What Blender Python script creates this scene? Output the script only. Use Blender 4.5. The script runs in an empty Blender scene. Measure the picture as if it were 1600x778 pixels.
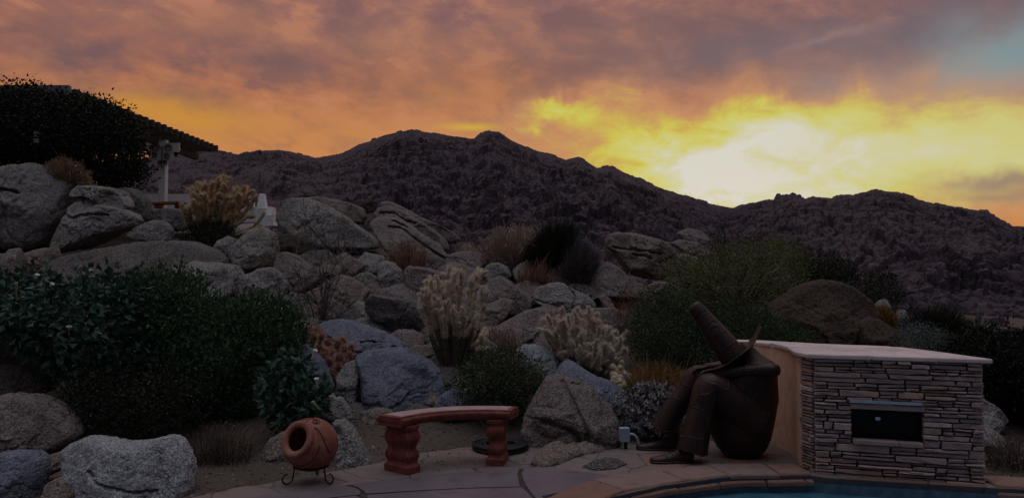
import bpy, bmesh, math, random
import numpy as np
from mathutils import Vector, Matrix
random.seed(7); RNG = np.random.default_rng(11)
S = bpy.context.scene; COL = S.collection
PI = math.pi; R_ = math.radians

# ---------------------------------------------------------------- camera
H = 1.6; F = 800 / math.tan(R_(34)); PITCH = math.atan(48 / F)
cd = bpy.data.cameras.new("camera"); cam = bpy.data.objects.new("camera", cd); COL.objects.link(cam)
cam.location = (0, 0, H); cam.rotation_euler = (PI / 2 + PITCH, 0, 0)
cd.sensor_fit = 'HORIZONTAL'; cd.angle = R_(68); cd.clip_start = 0.05; cd.clip_end = 6000
S.camera = cam
S.view_settings.view_transform = 'Standard'; S.view_settings.look = 'None'
S.view_settings.exposure = 0.0; S.view_settings.gamma = 1.0
S.cycles.use_denoising = True; S.cycles.max_bounces = 6

CP, SP = math.cos(PITCH), math.sin(PITCH)
def ray(px, py):
    v = (px - 800) / F; w = (389 - py) / F
    return v, CP - w * SP, SP + w * CP
def P(px, py, d):                       # world point seen at that place of the frame, d metres ahead
    v, y, z = ray(px, py); k = d / y
    return np.array((v * k, d, H + z * k))
def G(px, py, z=0.0):                   # point of the horizontal plane z
    v, y, zz = ray(px, py); k = (z - H) / zz
    return np.array((v * k, y * k, z))
def Parr(px, py, d):
    v = (px - 800) / F; w = (389 - py) / F; y = CP - w * SP; z = SP + w * CP; k = d / y
    return np.stack([v * k, k * y, H + z * k], -1)
def lin(c):
    return tuple((x / 255 / 12.92 if x / 255 <= .04045 else ((x / 255 + .055) / 1.055) ** 2.4) for x in c)

# ---------------------------------------------------------------- node helpers
class NT:
    def __init__(s, tree): s.t = tree; s.n = tree.nodes; s.l = tree.links
    def new(s, typ, **kw):
        n = s.n.new(typ)
        for k, v in kw.items(): setattr(n, k, v)
        return n
    def put(s, sock, v):
        if isinstance(v, bpy.types.NodeSocket): s.l.new(v, sock)
        elif v is not None:
            if hasattr(sock.default_value, '__len__') and not hasattr(v, '__len__'): v = (v,) * len(sock.default_value)
            if hasattr(v, '__len__') and len(v) == 3 and len(sock.default_value) == 4: v = (*v, 1)
            sock.default_value = v
    def m(s, op, a, b=None, c=None, clamp=False):
        n = s.new('ShaderNodeMath', operation=op, use_clamp=clamp)
        s.put(n.inputs[0], a); s.put(n.inputs[1], b)
        if c is not None: s.put(n.inputs[2], c)
        return n.outputs[0]
    def mix(s, f, a, b, blend='MIX'):
        n = s.new('ShaderNodeMix', data_type='RGBA', blend_type=blend)
        n.clamp_factor = True
        s.put(n.inputs[0], f); s.put(n.inputs[6], a); s.put(n.inputs[7], b)
        return n.outputs[2]
    def noise(s, vec, scale, detail=4, rough=.55, dist=0.0, col=False):
        n = s.new('ShaderNodeTexNoise'); s.put(n.inputs['Vector'], vec)
        s.put(n.inputs['Scale'], scale); s.put(n.inputs['Detail'], detail); s.put(n.inputs['Roughness'], rough); s.put(n.inputs['Distortion'], dist)
        return n.outputs['Color' if col else 'Fac']
    def ss(s, x, a, b, lo=0.0, hi=1.0):
        n = s.new('ShaderNodeMapRange', interpolation_type='SMOOTHSTEP', clamp=True)
        s.put(n.inputs[0], x); s.put(n.inputs[1], a); s.put(n.inputs[2], b); s.put(n.inputs[3], lo); s.put(n.inputs[4], hi)
        return n.outputs[0]
    def xyz(s, x, y, z=0.0):
        n = s.new('ShaderNodeCombineXYZ'); s.put(n.inputs[0], x); s.put(n.inputs[1], y); s.put(n.inputs[2], z); return n.outputs[0]
    def ramp(s, fac, stops, interp='LINEAR'):
        n = s.new('ShaderNodeValToRGB'); n.color_ramp.interpolation = interp; e = n.color_ramp.elements
        while len(e) < len(stops): e.new(.5)
        for i, (p, c) in enumerate(stops): e[i].position = p; e[i].color = (*c, 1)
        s.put(n.inputs[0], fac); return n.outputs[0]

# ---------------------------------------------------------------- sky (a function of direction only)
SUN_AZ = math.atan2(330, F); SUN_EL = R_(3.4)
W = bpy.data.worlds.new("World"); S.world = W; W.use_nodes = True
def build_sky():
    t = NT(W.node_tree); t.n.clear()
    out = t.new('ShaderNodeOutputWorld'); bg = t.new('ShaderNodeBackground'); t.l.new(bg.outputs[0], out.inputs[0])
    tc = t.new('ShaderNodeTexCoord'); sep = t.new('ShaderNodeSeparateXYZ'); t.l.new(tc.outputs['Generated'], sep.inputs[0])
    x, y, z = sep.outputs
    az = t.m('ARCTAN2', x, y); el = t.m('ARCSINE', t.m('MINIMUM', t.m('MAXIMUM', z, -1), 1))
    # degrees
    A = t.m('MULTIPLY', az, 180 / PI); E = t.m('MULTIPLY', el, 180 / PI)
    def ae(px, py):
        v, yy, zz = ray(px, py); return math.degrees(math.atan2(v, yy)), math.degrees(math.atan2(zz, math.hypot(v, yy)))
    base = t.xyz(t.m('MULTIPLY', A, .1), t.m('MULTIPLY', E, .1), 0.0)
    # cloud sheet overhead: perspective flattening toward the horizon
    q = t.m('ADD', t.m('MAXIMUM', z, 0.0), .22)
    sheet = t.xyz(t.m('DIVIDE', x, q), t.m('DIVIDE', y, q), 0.0)
    wn = t.noise(base, 1.6, 4, .55, col=True)
    wsep = t.new('ShaderNodeSeparateColor'); t.l.new(wn, wsep.inputs[0])
    wa = t.m('SUBTRACT', wsep.outputs[0], .5); we = t.m('SUBTRACT', wsep.outputs[1], .5)
    A1 = t.m('ADD', A, t.m('MULTIPLY', wa, 9.0)); E1 = t.m('ADD', E, t.m('MULTIPLY', we, 4.5))
    # fine vertical virga streaks
    vir = t.m('SUBTRACT', t.noise(t.xyz(t.m('MULTIPLY', A, .26), t.m('MULTIPLY', E, .13), 3.3), 1.0, 6, .55, .6), .5)
    E2 = t.m('ADD', E1, t.m('MULTIPLY', vir, 3.4))
    def blob(px, py, sx, sy, a=A1, e=E1, rot=0):
        ca, ce = ae(px, py); sx = sx / F * 180 / PI; sy = sy / F * 180 / PI
        da = t.m('SUBTRACT', a, ca); de = t.m('SUBTRACT', e, ce)
        if rot:
            c, s_ = math.cos(rot), math.sin(rot)
            da, de = (t.m('ADD', t.m('MULTIPLY', da, c), t.m('MULTIPLY', de, s_)), t.m('SUBTRACT', t.m('MULTIPLY', de, c), t.m('MULTIPLY', da, s_)))
        da = t.m('DIVIDE', da, sx); de = t.m('DIVIDE', de, sy)
        return t.m('EXPONENT', t.m('MULTIPLY', t.m('ADD', t.m('MULTIPLY', da, da), t.m('MULTIPLY', de, de)), -1.0))
    # base gradient with elevation (degrees 0..90)
    g = t.ramp(t.m('DIVIDE', E2, 40.0), [(0.0, lin((204, 134, 72))), (.24, lin((199, 130, 76))), (.31, lin((187, 120, 78))), (.37, lin((163, 107, 86))),
                                        (.44, lin((148, 102, 92))), (.52, lin((150, 105, 99))), (.62, lin((112, 92, 98))), (1.0, lin((128, 116, 120)))])
    # rosy mottling: two octaves of cloud lumps, slanting down to the right
    sl = t.xyz(t.m('ADD', t.m('MULTIPLY', A, .20), t.m('MULTIPLY', E, .16)), t.m('SUBTRACT', t.m('MULTIPLY', E, .36), t.m('MULTIPLY', A, .05)), 1.7)
    n1 = t.noise(sl, 1.0, 8, .60, .35)
    n2 = t.noise(sheet, 2.6, 7, .62, .7)
    nn = t.m('ADD', t.m('MULTIPLY', n1, .72), t.m('MULTIPLY', n2, .28))
    lit = t.ss(nn, .49, .60); dk = t.ss(nn, .51, .40)
    up = t.ss(E, 5.0, 14.0)
    g = t.mix(t.m('MULTIPLY', dk, t.m('ADD', t.m('MULTIPLY', up, .18), .32)), g, lin((98, 80, 88)))
    g = t.mix(t.m('MULTIPLY', lit, .58), g, lin((202, 136, 98)))
    # hand placed large masses
    for px, py, sx, sy, c, k in [(100, 75, 120, 22, (96, 82, 92), .5), (430, 85, 80, 16, (98, 82, 92), .45), (210, 150, 150, 18, (116, 88, 90), .5), (700, 15, 160, 18, (108, 86, 96), .4),
                                 (310, 36, 120, 20, (168, 116, 92), .55), (640, 60, 180, 34, (166, 118, 96), .5), (140, 30, 110, 20, (146, 102, 90), .5), (270, 178, 130, 24, (202, 142, 54), .9),
                                 (520, 215, 200, 26, (196, 132, 76), .7), (700, 140, 160, 40, (176, 118, 80), .5), (960, 60, 170, 60, (124, 96, 96), .6), (1130, 95, 120, 30, (112, 95, 102), .7),
                                 (1400, 60, 260, 60, (108, 98, 108), .85), (1340, 140, 120, 26, (122, 112, 120), .6)]:
        g = t.mix(t.m('MULTIPLY', blob(px, py, sx, sy), k, clamp=True), g, lin(c))
    # blue gap at upper right
    bl = blob(1600, 100, 260, 52, rot=R_(10)); bl2 = blob(1570, 88, 150, 40, rot=R_(14))
    g = t.mix(t.m('MULTIPLY', bl, .9), g, lin((122, 132, 140)))
    g = t.mix(t.m('MULTIPLY', bl2, .7), g, lin((120, 156, 162)))
    # sunset glow: intensity -> colour
    big = t.m('SUBTRACT', t.noise(t.xyz(t.m('MULTIPLY', A, .11), t.m('MULTIPLY', E, .21), 5.7), 1.0, 7, .6, .4), .5)
    E3 = t.m('ADD', E, t.m('ADD', t.m('MULTIPLY', big, 7.0), t.m('MULTIPLY', vir, 4.5)))
    g1 = blob(1190, 235, 300, 78, e=E3); g2 = blob(1140, 312, 170, 66, a=A, e=E); g3 = blob(862, 172, 70, 30, e=E3); g4 = blob(1470, 248, 340, 84, e=E1); g5 = blob(985, 150, 60, 26, e=E3); g6 = blob(1240, 222, 130, 34, e=E1); g7 = blob(1000, 235, 150, 60, e=E3)
    brk = t.noise(t.xyz(t.m('MULTIPLY', A, .17), t.m('MULTIPLY', E, .36), 9.1), 1.25, 8, .62, .5)
    gi = t.m('ADD', t.m('ADD', t.m('MULTIPLY', g1, .50), t.m('MULTIPLY', g2, .72)), t.m('ADD', t.m('MULTIPLY', g3, .46), t.m('ADD', t.m('MULTIPLY', g4, .46), t.m('ADD', t.m('MULTIPLY', g5, .3), t.m('ADD', t.m('MULTIPLY', g6, .26), t.m('MULTIPLY', g7, .22))))))
    gi = t.m('MULTIPLY', gi, t.m('ADD', t.m('MULTIPLY', brk, 1.75), -.06))
    cut = t.ss(t.m('ADD', E, t.m('ADD', t.m('MULTIPLY', big, 3.0), t.m('MULTIPLY', vir, 5.0))), 16.6, 12.0)
    gi = t.m('MULTIPLY', gi, cut)
    wide = blob(1130, 230, 430, 120, e=E3); g = t.mix(t.m('MULTIPLY', t.m('MULTIPLY', wide, cut), .75), g, lin((198, 142, 102)))
    gc = t.ramp(gi, [(0.0, lin((186, 130, 108))), (.22, lin((196, 140, 98))), (.36, lin((201, 170, 84))), (.48, lin((204, 194, 84))), (.62, lin((206, 202, 122))), (.80, lin((208, 205, 168))), (1.0, lin((214, 212, 204)))])
    gc = t.mix(t.m('MULTIPLY', blob(1500, 235, 230, 70, e=E1), .65), gc, lin((206, 201, 150)))
    g = t.mix(t.ss(gi, .0, .42), g, gc)
    # dark cloud bars low at the right edge, bright slit above the main peak
    g = t.mix(t.m('MULTIPLY', blob(1585, 285, 90, 12), .9), g, lin((150, 126, 112)))
    g = t.mix(t.m('MULTIPLY', blob(1600, 306, 80, 9), .8), g, lin((160, 130, 104)))
    g = t.mix(t.m('MULTIPLY', blob(735, 199, 44, 6, a=A, e=E), .7), g, lin((214, 178, 60)))
    # pale wisp upper right
    g = t.mix(t.m('MULTIPLY', blob(1300, 62, 70, 7, a=A, e=E1, rot=R_(14)), .6), g, lin((150, 122, 118)))
    # out of the frame: sky overhead and behind, brightness shaped to light the scene
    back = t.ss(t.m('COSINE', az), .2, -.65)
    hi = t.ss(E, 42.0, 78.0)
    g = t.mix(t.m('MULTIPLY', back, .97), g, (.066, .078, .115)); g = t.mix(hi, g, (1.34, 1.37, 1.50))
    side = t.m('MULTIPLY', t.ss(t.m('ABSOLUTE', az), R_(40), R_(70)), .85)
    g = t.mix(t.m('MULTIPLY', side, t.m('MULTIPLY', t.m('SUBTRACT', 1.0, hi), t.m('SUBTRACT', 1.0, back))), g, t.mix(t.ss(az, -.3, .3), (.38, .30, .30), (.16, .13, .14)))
    g = t.mix(t.ss(E, 0.0, -6.0), g, (.03, .025, .025))
    nis = t.new('ShaderNodeTexSky'); nis.sky_type = 'NISHITA'; nis.sun_disc = False; nis.sun_elevation = SUN_EL; nis.sun_rotation = SUN_AZ
    nb = t.mix(1.0, nis.outputs[0], (.05, .05, .05), 'MULTIPLY')
    g = t.mix(.96, nb, g)
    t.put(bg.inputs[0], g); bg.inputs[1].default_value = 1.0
    W.cycles.sampling_method = 'MANUAL'; W.cycles.sample_map_resolution = 1024
build_sky()
sl = bpy.data.lights.new("sun", 'SUN'); sl.energy = 2.0; sl.angle = R_(.5); sl.color = (1, .72, .45)
so = bpy.data.objects.new("sun", sl); COL.objects.link(so)
so.rotation_euler = Vector((math.sin(SUN_AZ) * math.cos(SUN_EL), math.cos(SUN_AZ) * math.cos(SUN_EL), math.sin(SUN_EL))).to_track_quat('Z', 'Y').to_euler()

# ---------------------------------------------------------------- numpy noise
def _h(ix, iy, iz, s):
    n = (ix.astype(np.int64) * 73856093) ^ (iy.astype(np.int64) * 19349663) ^ (iz.astype(np.int64) * 83492791) ^ (s * 2654435761)
    n = (n ^ (n >> 13)) * 1274126177 & 0x7fffffff; n = (n ^ (n >> 16)) * 668265263 & 0x7fffffff
    return (n ^ (n >> 15)) % 100003 / 100003.0
def vnoise(p, s=0):
    i = np.floor(p).astype(np.int64); f = p - i; f = f * f * f * (f * (f * 6 - 15) + 10); r = 0
    for a in (0, 1):
        for b in (0, 1):
            for c in (0, 1):
                w = (f[..., 0] if a else 1 - f[..., 0]) * (f[..., 1] if b else 1 - f[..., 1]) * (f[..., 2] if c else 1 - f[..., 2])
                r = r + w * _h(i[..., 0] + a, i[..., 1] + b, i[..., 2] + c, s)
    return r * 2 - 1
def fbm(p, o=4, s=0, g=.5):
    r = 0; a = 1
    for k in range(o): r = r + a * vnoise(p * 2 ** k + k * 17.3, s + k); a *= g
    return r
def worley2(u, v, s=0):                 # F1, F2, id random, offset to nearest
    iu = np.floor(u).astype(np.int64); iv = np.floor(v).astype(np.int64); z = np.zeros_like(iu)
    f1 = np.full(u.shape, 9.); f2 = np.full(u.shape, 9.); rid = np.zeros(u.shape); du = np.zeros(u.shape); dv = np.zeros(u.shape); r2 = np.zeros(u.shape)
    for a in (-1, 0, 1):
        for b in (-1, 0, 1):
            cu = iu + a + _h(iu + a, iv + b, z, s); cv = iv + b + _h(iu + a, iv + b, z + 1, s)
            d = np.hypot(u - cu, v - cv); m = d < f1
            f2 = np.where(m, f1, np.minimum(f2, d)); f1 = np.where(m, d, f1)
            rid = np.where(m, _h(iu + a, iv + b, z + 2, s), rid); r2 = np.where(m, _h(iu + a, iv + b, z + 3, s), r2)
            du = np.where(m, u - cu, du); dv = np.where(m, v - cv, dv)
    return f1, f2, rid, r2, du, dv

# ---------------------------------------------------------------- mesh helpers
def mesh(name, v, faces, mat, parent=None, smooth=False, loc=None):
    me = bpy.data.meshes.new(name); v = np.asarray(v, np.float32).reshape(-1, 3)
    if not isinstance(faces, (list, tuple)): faces = [faces]
    faces = [np.asarray(f, np.int32) for f in faces if len(f)]
    me.vertices.add(len(v)); me.vertices.foreach_set('co', v.ravel())
    loops = np.concatenate([f.ravel() for f in faces]); tot = np.concatenate([np.full(len(f), f.shape[1], np.int32) for f in faces])
    st = np.concatenate([[0], np.cumsum(tot)[:-1]]).astype(np.int32)
    me.loops.add(len(loops)); me.loops.foreach_set('vertex_index', loops)
    me.polygons.add(len(tot)); me.polygons.foreach_set('loop_start', st); me.polygons.foreach_set('loop_total', tot)
    me.polygons.foreach_set('use_smooth', np.full(len(tot), smooth))
    me.update(); me.validate(); me.materials.append(mat)
    o = bpy.data.objects.new(name, me); COL.objects.link(o)
    if parent is not None:
        o.parent = parent; o.matrix_parent_inverse = Matrix.Translation(-Vector(parent.location))
    return o
def tag(o, label=None, cat=None, group=None, kind=None):
    if label: o['label'] = label
    if cat: o['category'] = cat
    if group: o['group'] = group
    if kind: o['kind'] = kind
    return o
def thing(name, label, cat, loc, group=None):
    o = bpy.data.objects.new(name, None); COL.objects.link(o); o.location = tuple(float(a) for a in loc); o.empty_display_size = .1
    return tag(o, label, cat, group)
class MB:                                # collects pieces into one mesh
    def __init__(s): s.v = []; s.f = {}; s.n = 0
    def add(s, v, faces):
        v = np.asarray(v, float).reshape(-1, 3)
        for f in (faces if isinstance(faces, list) else [faces]):
            f = np.atleast_2d(np.asarray(f, np.int64))
            if f.size: s.f.setdefault(f.shape[1], []).append(f + s.n)
        s.v.append(v); s.n += len(v); return s
    def box(s, c, size, rz=0.0, ch=0.0, jit=0.0):
        x, y, z = np.asarray(size) / 2
        b = np.array([[-x, -y, -z], [x, -y, -z], [x, y, -z], [-x, y, -z], [-x, -y, z], [x, -y, z], [x, y, z], [-x, y, z]])
        if ch: return s.cbox(c, size, rz, ch)
        if jit: b = b + RNG.uniform(-jit, jit, b.shape)
        cs, sn = math.cos(rz), math.sin(rz)
        b = np.stack([b[:, 0] * cs - b[:, 1] * sn, b[:, 0] * sn + b[:, 1] * cs, b[:, 2]], 1) + np.asarray(c)
        return s.add(b, [[0, 3, 2, 1], [4, 5, 6, 7], [0, 1, 5, 4], [1, 2, 6, 5], [2, 3, 7, 6], [3, 0, 4, 7]])
    def cbox(s, c, size, rz, ch):
        bm = bmesh.new(); bmesh.ops.create_cube(bm, size=1)
        for v in bm.verts: v.co = Vector((v.co.x * size[0], v.co.y * size[1], v.co.z * size[2]))
        bmesh.ops.bevel(bm, geom=bm.edges[:], offset=ch, segments=2, affect='EDGES', profile=.5)
        bm.transform(Matrix.Translation(Vector(c)) @ Matrix.Rotation(rz, 4, 'Z')); return s.bm(bm)
    def bm(s, bm):
        bm.verts.index_update(); v = [tuple(x.co) for x in bm.verts]; d = {}
        for f in bm.faces: d.setdefault(len(f.verts), []).append([x.index for x in f.verts])
        bm.free(); return s.add(v, [np.array(a) for a in d.values()])
    def tube(s, paths, radii, sides=6, ref=None, cap=True):
        v, f = tubes(paths, radii, sides, ref, cap); return s.add(v, f)
    def loft(s, rings, cap=True, closed=True):   # rings (k, n, 3)
        r = np.asarray(rings, float); k, n = r.shape[:2]; i = np.arange(k - 1)[:, None] * n; j = np.arange(n if closed else n - 1)[None]; j2 = (j + 1) % n
        f = [np.stack([i + j, i + j2, i + n + j2, i + n + j], -1).reshape(-1, 4)]
        if cap: f += [np.arange(n)[::-1][None], (np.arange(n) + (k - 1) * n)[None]]
        return s.add(r.reshape(-1, 3), f)
    def lathe(s, prof, origin=(0, 0, 0), axis=(0, 0, 1), n=40):
        ax = Vector(axis).normalized(); q = Vector((0, 0, 1)).rotation_difference(ax); a = np.arange(n) / n * 2 * PI
        rings = [[tuple(q @ Vector((r * math.cos(t), r * math.sin(t), h)) + Vector(origin)) for t in a] for r, h in prof]
        return s.loft(rings, cap=False)
    def out(s, name, mat, parent=None, smooth=False):
        return mesh(name, np.concatenate(s.v), [np.concatenate(a) for a in s.f.values()], mat, parent, smooth)
def tubes(paths, radii, sides=4, ref=None, cap=False):
    p = np.asarray(paths, float); p = p[None] if p.ndim == 2 else p; N, k = p.shape[:2]
    r = np.broadcast_to(np.asarray(radii, float), (N, k))
    t = np.gradient(p, axis=1); t /= np.linalg.norm(t, axis=2, keepdims=True) + 1e-12
    if ref is None:
        m = np.abs(t.mean(1)); ax = np.eye(3)[np.argmin(m, 1)][:, None, :]
    else: ax = np.broadcast_to(np.asarray(ref, float), (N, 3))[:, None, :]
    a = np.cross(t, ax); a /= np.linalg.norm(a, axis=2, keepdims=True) + 1e-12; b = np.cross(t, a)
    th = np.arange(sides) / sides * 2 * PI
    v = p[:, :, None, :] + r[:, :, None, None] * (a[:, :, None, :] * np.cos(th)[None, None, :, None] + b[:, :, None, :] * np.sin(th)[None, None, :, None])
    base = (np.arange(N) * k * sides)[:, None, None]; i = (np.arange(k - 1) * sides)[None, :, None]; j = np.arange(sides)[None, None]; j2 = (j + 1) % sides
    f = [np.stack([base + i + j, base + i + j2, base + i + sides + j2, base + i + sides + j], -1).reshape(-1, 4)]
    if cap:
        f += [base[:, :, 0] + np.arange(sides)[None, ::-1], base[:, :, 0] + (k - 1) * sides + np.arange(sides)[None]]
    return v.reshape(-1, 3), f
def leafquads(c, ax, L, wr=.5, fold=.25):    # leaf-shaped quads from c along ax
    N = len(c); ax = ax / (np.linalg.norm(ax, axis=1, keepdims=True) + 1e-9); r = RNG.normal(size=(N, 3)); r[:, 2] *= .6
    sd = np.cross(ax, r); sd /= np.linalg.norm(sd, axis=1, keepdims=True) + 1e-9; nr = np.cross(ax, sd); L = np.broadcast_to(L, (N,))[:, None]
    m = c + ax * L * .45
    v = np.stack([c, m + sd * L * wr * .5 + nr * L * fold * wr, c + ax * L, m - sd * L * wr * .5 + nr * L * fold * wr], 1)
    i = np.arange(N)[:, None] * 4
    return v.reshape(-1, 3), np.concatenate([i + np.array([[0, 1, 2]]), i + np.array([[0, 2, 3]])])
def inpoly(px, py, poly):
    q = np.asarray(poly, float); ins = np.zeros(px.shape, bool); j = len(q) - 1
    for i in range(len(q)):
        xi, yi, xj, yj = q[i, 0], q[i, 1], q[j, 0], q[j, 1]
        c = ((yi > py) != (yj > py)) & (px < (xj - xi) * (py - yi) / (yj - yi + 1e-12) + xi); ins ^= c; j = i
    return ins
def segdist(px, py, pts, closed=False):
    q = np.asarray(pts, float); d = np.full(px.shape, 1e9); n = len(q)
    for i in range(n if closed else n - 1):
        a = q[i]; b = q[(i + 1) % n]; ab = b - a; L = ab @ ab + 1e-9
        t = np.clip(((px - a[0]) * ab[0] + (py - a[1]) * ab[1]) / L, 0, 1)
        d = np.minimum(d, np.hypot(px - a[0] - t * ab[0], py - a[1] - t * ab[1]))
    return d
def sample_poly(poly, n):
    q = np.asarray(poly, float); lo, hi = q.min(0), q.max(0); X = []; c = 0
    while c < n:
        p = RNG.uniform(lo, hi, (n * 2, 2)); p = p[inpoly(p[:, 0], p[:, 1], q)]; X.append(p); c += len(p)
    return np.concatenate(X)[:n]
def spline(pts, n):
    p = np.asarray(pts, float); k = len(p); t = np.linspace(0, k - 1 - 1e-6, n); i = t.astype(int); u = (t - i)[:, None]
    g = lambda j: p[np.clip(j, 0, k - 1)]
    a, b, c, d = g(i - 1), g(i), g(i + 1), g(i + 2)
    return .5 * (2 * b + (c - a) * u + (2 * a - 5 * b + 4 * c - d) * u ** 2 + (3 * b - a - 3 * c + d) * u ** 3)

# ---------------------------------------------------------------- materials
def mat(name, build):
    m = bpy.data.materials.new(name); m.use_nodes = True; t = NT(m.node_tree); b = t.n['Principled BSDF']; b.inputs['Roughness'].default_value = .85
    b.inputs['Specular IOR Level'].default_value = .25
    tc = t.new('ShaderNodeTexCoord'); build(t, b, tc.outputs['Object']); return m
def bump(t, b, h, strength=.5, dist=.01):
    n = t.new('ShaderNodeBump'); n.inputs['Strength'].default_value = strength; n.inputs['Distance'].default_value = dist
    t.put(n.inputs['Height'], h); t.l.new(n.outputs[0], b.inputs['Normal'])
def granite(name, c, dark, stain, speck=.5, crack=1.0, lichen=None):
    def f(t, b, v):
        big = t.noise(v, 1.3, 4, .6, .3); mid = t.noise(v, 6, 5, .65); fine = t.noise(v, 85, 2, .7); fine2 = t.noise(v, 38, 3, .7)
        k = t.mix(t.ss(big, .42, .66), c, stain)
        k = t.mix(t.m('MULTIPLY', t.ss(mid, .5, .72), .55), k, dark)
        k = t.mix(t.m('MULTIPLY', t.ss(fine, .50, .60), min(1, speck * 1.5)), k, tuple(x * .22 for x in dark))
        k = t.mix(t.m('MULTIPLY', t.ss(fine, .46, .36), speck * 1.1), k, tuple(min(.8, x * 2.1) for x in c))
        k = t.mix(t.m('MULTIPLY', t.ss(fine2, .50, .62), min(1, speck * 1.3)), k, tuple(x * .4 for x in dark))
        # dark desert-varnish streaks running down
        sc = t.new('ShaderNodeMapping'); sc.inputs['Scale'].default_value = (5, 5, .9); t.l.new(v, sc.inputs[0])
        k = t.mix(t.m('MULTIPLY', t.ss(t.noise(sc.outputs[0], 1.0, 4, .6, .4), .56, .74), .5), k, tuple(x * .5 for x in dark))
        if lichen:
            k = t.mix(t.m('MULTIPLY', t.ss(t.noise(v, 2.2, 5, .65), .52, .66), .6), k, lichen)
        t.put(b.inputs['Base Color'], k)
        vo = t.new('ShaderNodeTexVoronoi', feature='DISTANCE_TO_EDGE'); vo.inputs['Scale'].default_value = 1.5
        wv = t.new('ShaderNodeVectorMath', operation='ADD'); t.l.new(v, wv.inputs[0])
        wn = t.noise(v, 1.8, 4, .6, col=True); ws = t.new('ShaderNodeVectorMath', operation='SCALE'); t.l.new(wn, ws.inputs[0]); ws.inputs[3].default_value = .9; t.l.new(ws.outputs[0], wv.inputs[1])
        t.l.new(wv.outputs[0], vo.inputs['Vector'])
        ck = t.m('MULTIPLY', t.ss(vo.outputs['Distance'], .0, .02), t.m('MULTIPLY', t.ss(t.noise(v, 1.1, 2), .52, .6), crack * .6))
        h = t.m('ADD', t.m('ADD', t.m('MULTIPLY', mid, .9), t.m('MULTIPLY', fine2, .4)), t.m('ADD', t.m('MULTIPLY', fine, .28), ck))
        bump(t, b, h, 1.0, .05); b.inputs['Roughness'].default_value = .92
    return mat(name, f)
G_GREY = granite('granite_grey', (.255, .238, .228), (.10, .094, .092), (.19, .172, .162))
G_TAN = granite('granite_tan', (.225, .178, .155), (.09, .072, .064), (.165, .122, .103), .4)
G_SKYTINT = granite('granite_sky_tint', (.175, .185, .235), (.06, .067, .095), (.125, .133, .18), .32)  # cool blue of the sky light put into the stone colour
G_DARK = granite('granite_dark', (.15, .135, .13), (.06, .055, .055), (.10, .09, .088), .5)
G_ROSE = granite('granite_rose', (.205, .165, .158), (.08, .066, .066), (.155, .122, .115), .45)
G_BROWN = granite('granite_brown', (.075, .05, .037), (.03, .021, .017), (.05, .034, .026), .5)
G_PALE = granite('granite_pale', (.33, .335, .365), (.15, .155, .175), (.26, .265, .29), .38)
G_LICH = granite('granite_lichen', (.27, .25, .23), (.12, .11, .10), (.22, .20, .175), .45, 1.0, (.17, .10, .035))
GM = dict(grey=G_GREY, tan=G_TAN, blue=G_SKYTINT, dark=G_DARK, rose=G_ROSE, brown=G_BROWN, pale=G_PALE, lich=G_LICH)
def flat(name, c, rough=.8, var=.25, scale=8, bstr=.3, metal=0.0, spec=.25, bd=.005):
    def f(t, b, v):
        n = t.noise(v, scale, 5, .6); n2 = t.noise(v, scale * 7, 3, .6)
        k = t.mix(t.ss(n, .3, .7), tuple(x * (1 - var) for x in c), tuple(min(1, x * (1 + var)) for x in c))
        k = t.mix(t.m('MULTIPLY', t.ss(n2, .5, .7), var), k, tuple(x * .6 for x in c))
        t.put(b.inputs['Base Color'], k); b.inputs['Roughness'].default_value = rough; b.inputs['Metallic'].default_value = metal; b.inputs['Specular IOR Level'].default_value = spec
        if bstr: bump(t, b, t.m('ADD', n, t.m('MULTIPLY', n2, .4)), bstr, bd)
    return mat(name, f)
def leafm(name, stops, trans=.12, rough=.6, spec=.2):
    def f(t, b, v):
        ge = t.new('ShaderNodeNewGeometry'); k = t.ramp(ge.outputs['Random Per Island'], stops)
        n = t.noise(v, 2.5, 3); k = t.mix(t.m('MULTIPLY', t.ss(n, .4, .7), .35), k, tuple(x * .55 for x in stops[0][1]))
        t.put(b.inputs['Base Color'], k); b.inputs['Roughness'].default_value = rough; b.inputs['Specular IOR Level'].default_value = spec
        tr = t.new('ShaderNodeBsdfTranslucent'); t.put(tr.inputs[0], k); mx = t.new('ShaderNodeMixShader'); mx.inputs[0].default_value = trans
        o = t.n['Material Output']; t.l.new(b.outputs[0], mx.inputs[1]); t.l.new(tr.outputs[0], mx.inputs[2]); t.l.new(mx.outputs[0], o.inputs[0])
    return mat(name, f)
L_DATURA = leafm('datura_leaf', [(0, (.022, .055, .042)), (.6, (.04, .085, .062)), (1, (.07, .12, .09))])
L_JOJOBA = leafm('jojoba_leaf', [(0, (.022, .050, .022)), (.7, (.044, .088, .040)), (1, (.080, .135, .062))])
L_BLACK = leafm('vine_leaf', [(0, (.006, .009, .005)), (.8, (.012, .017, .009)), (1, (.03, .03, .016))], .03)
L_OLIVE = leafm('creosote_leaf', [(0, (.055, .072, .022)), (.6, (.11, .13, .04)), (1, (.19, .185, .065))])
L_GREEN = leafm('shrub_leaf', [(0, (.02, .042, .016)), (.7, (.036, .068, .026)), (1, (.065, .10, .04))])
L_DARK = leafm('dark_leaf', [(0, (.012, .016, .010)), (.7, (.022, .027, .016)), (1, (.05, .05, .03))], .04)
L_SILVER = leafm('silver_leaf', [(0, (.20, .19, .19)), (.6, (.36, .34, .35)), (1, (.55, .53, .56))], .08)
L_SAGE = leafm('sage_leaf', [(0, (.07, .085, .08)), (.6, (.11, .13, .12)), (1, (.17, .19, .18))])
L_STRAW = leafm('straw', [(0, (.17, .11, .065)), (.6, (.25, .165, .095)), (1, (.36, .25, .15))], .1)
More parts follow.
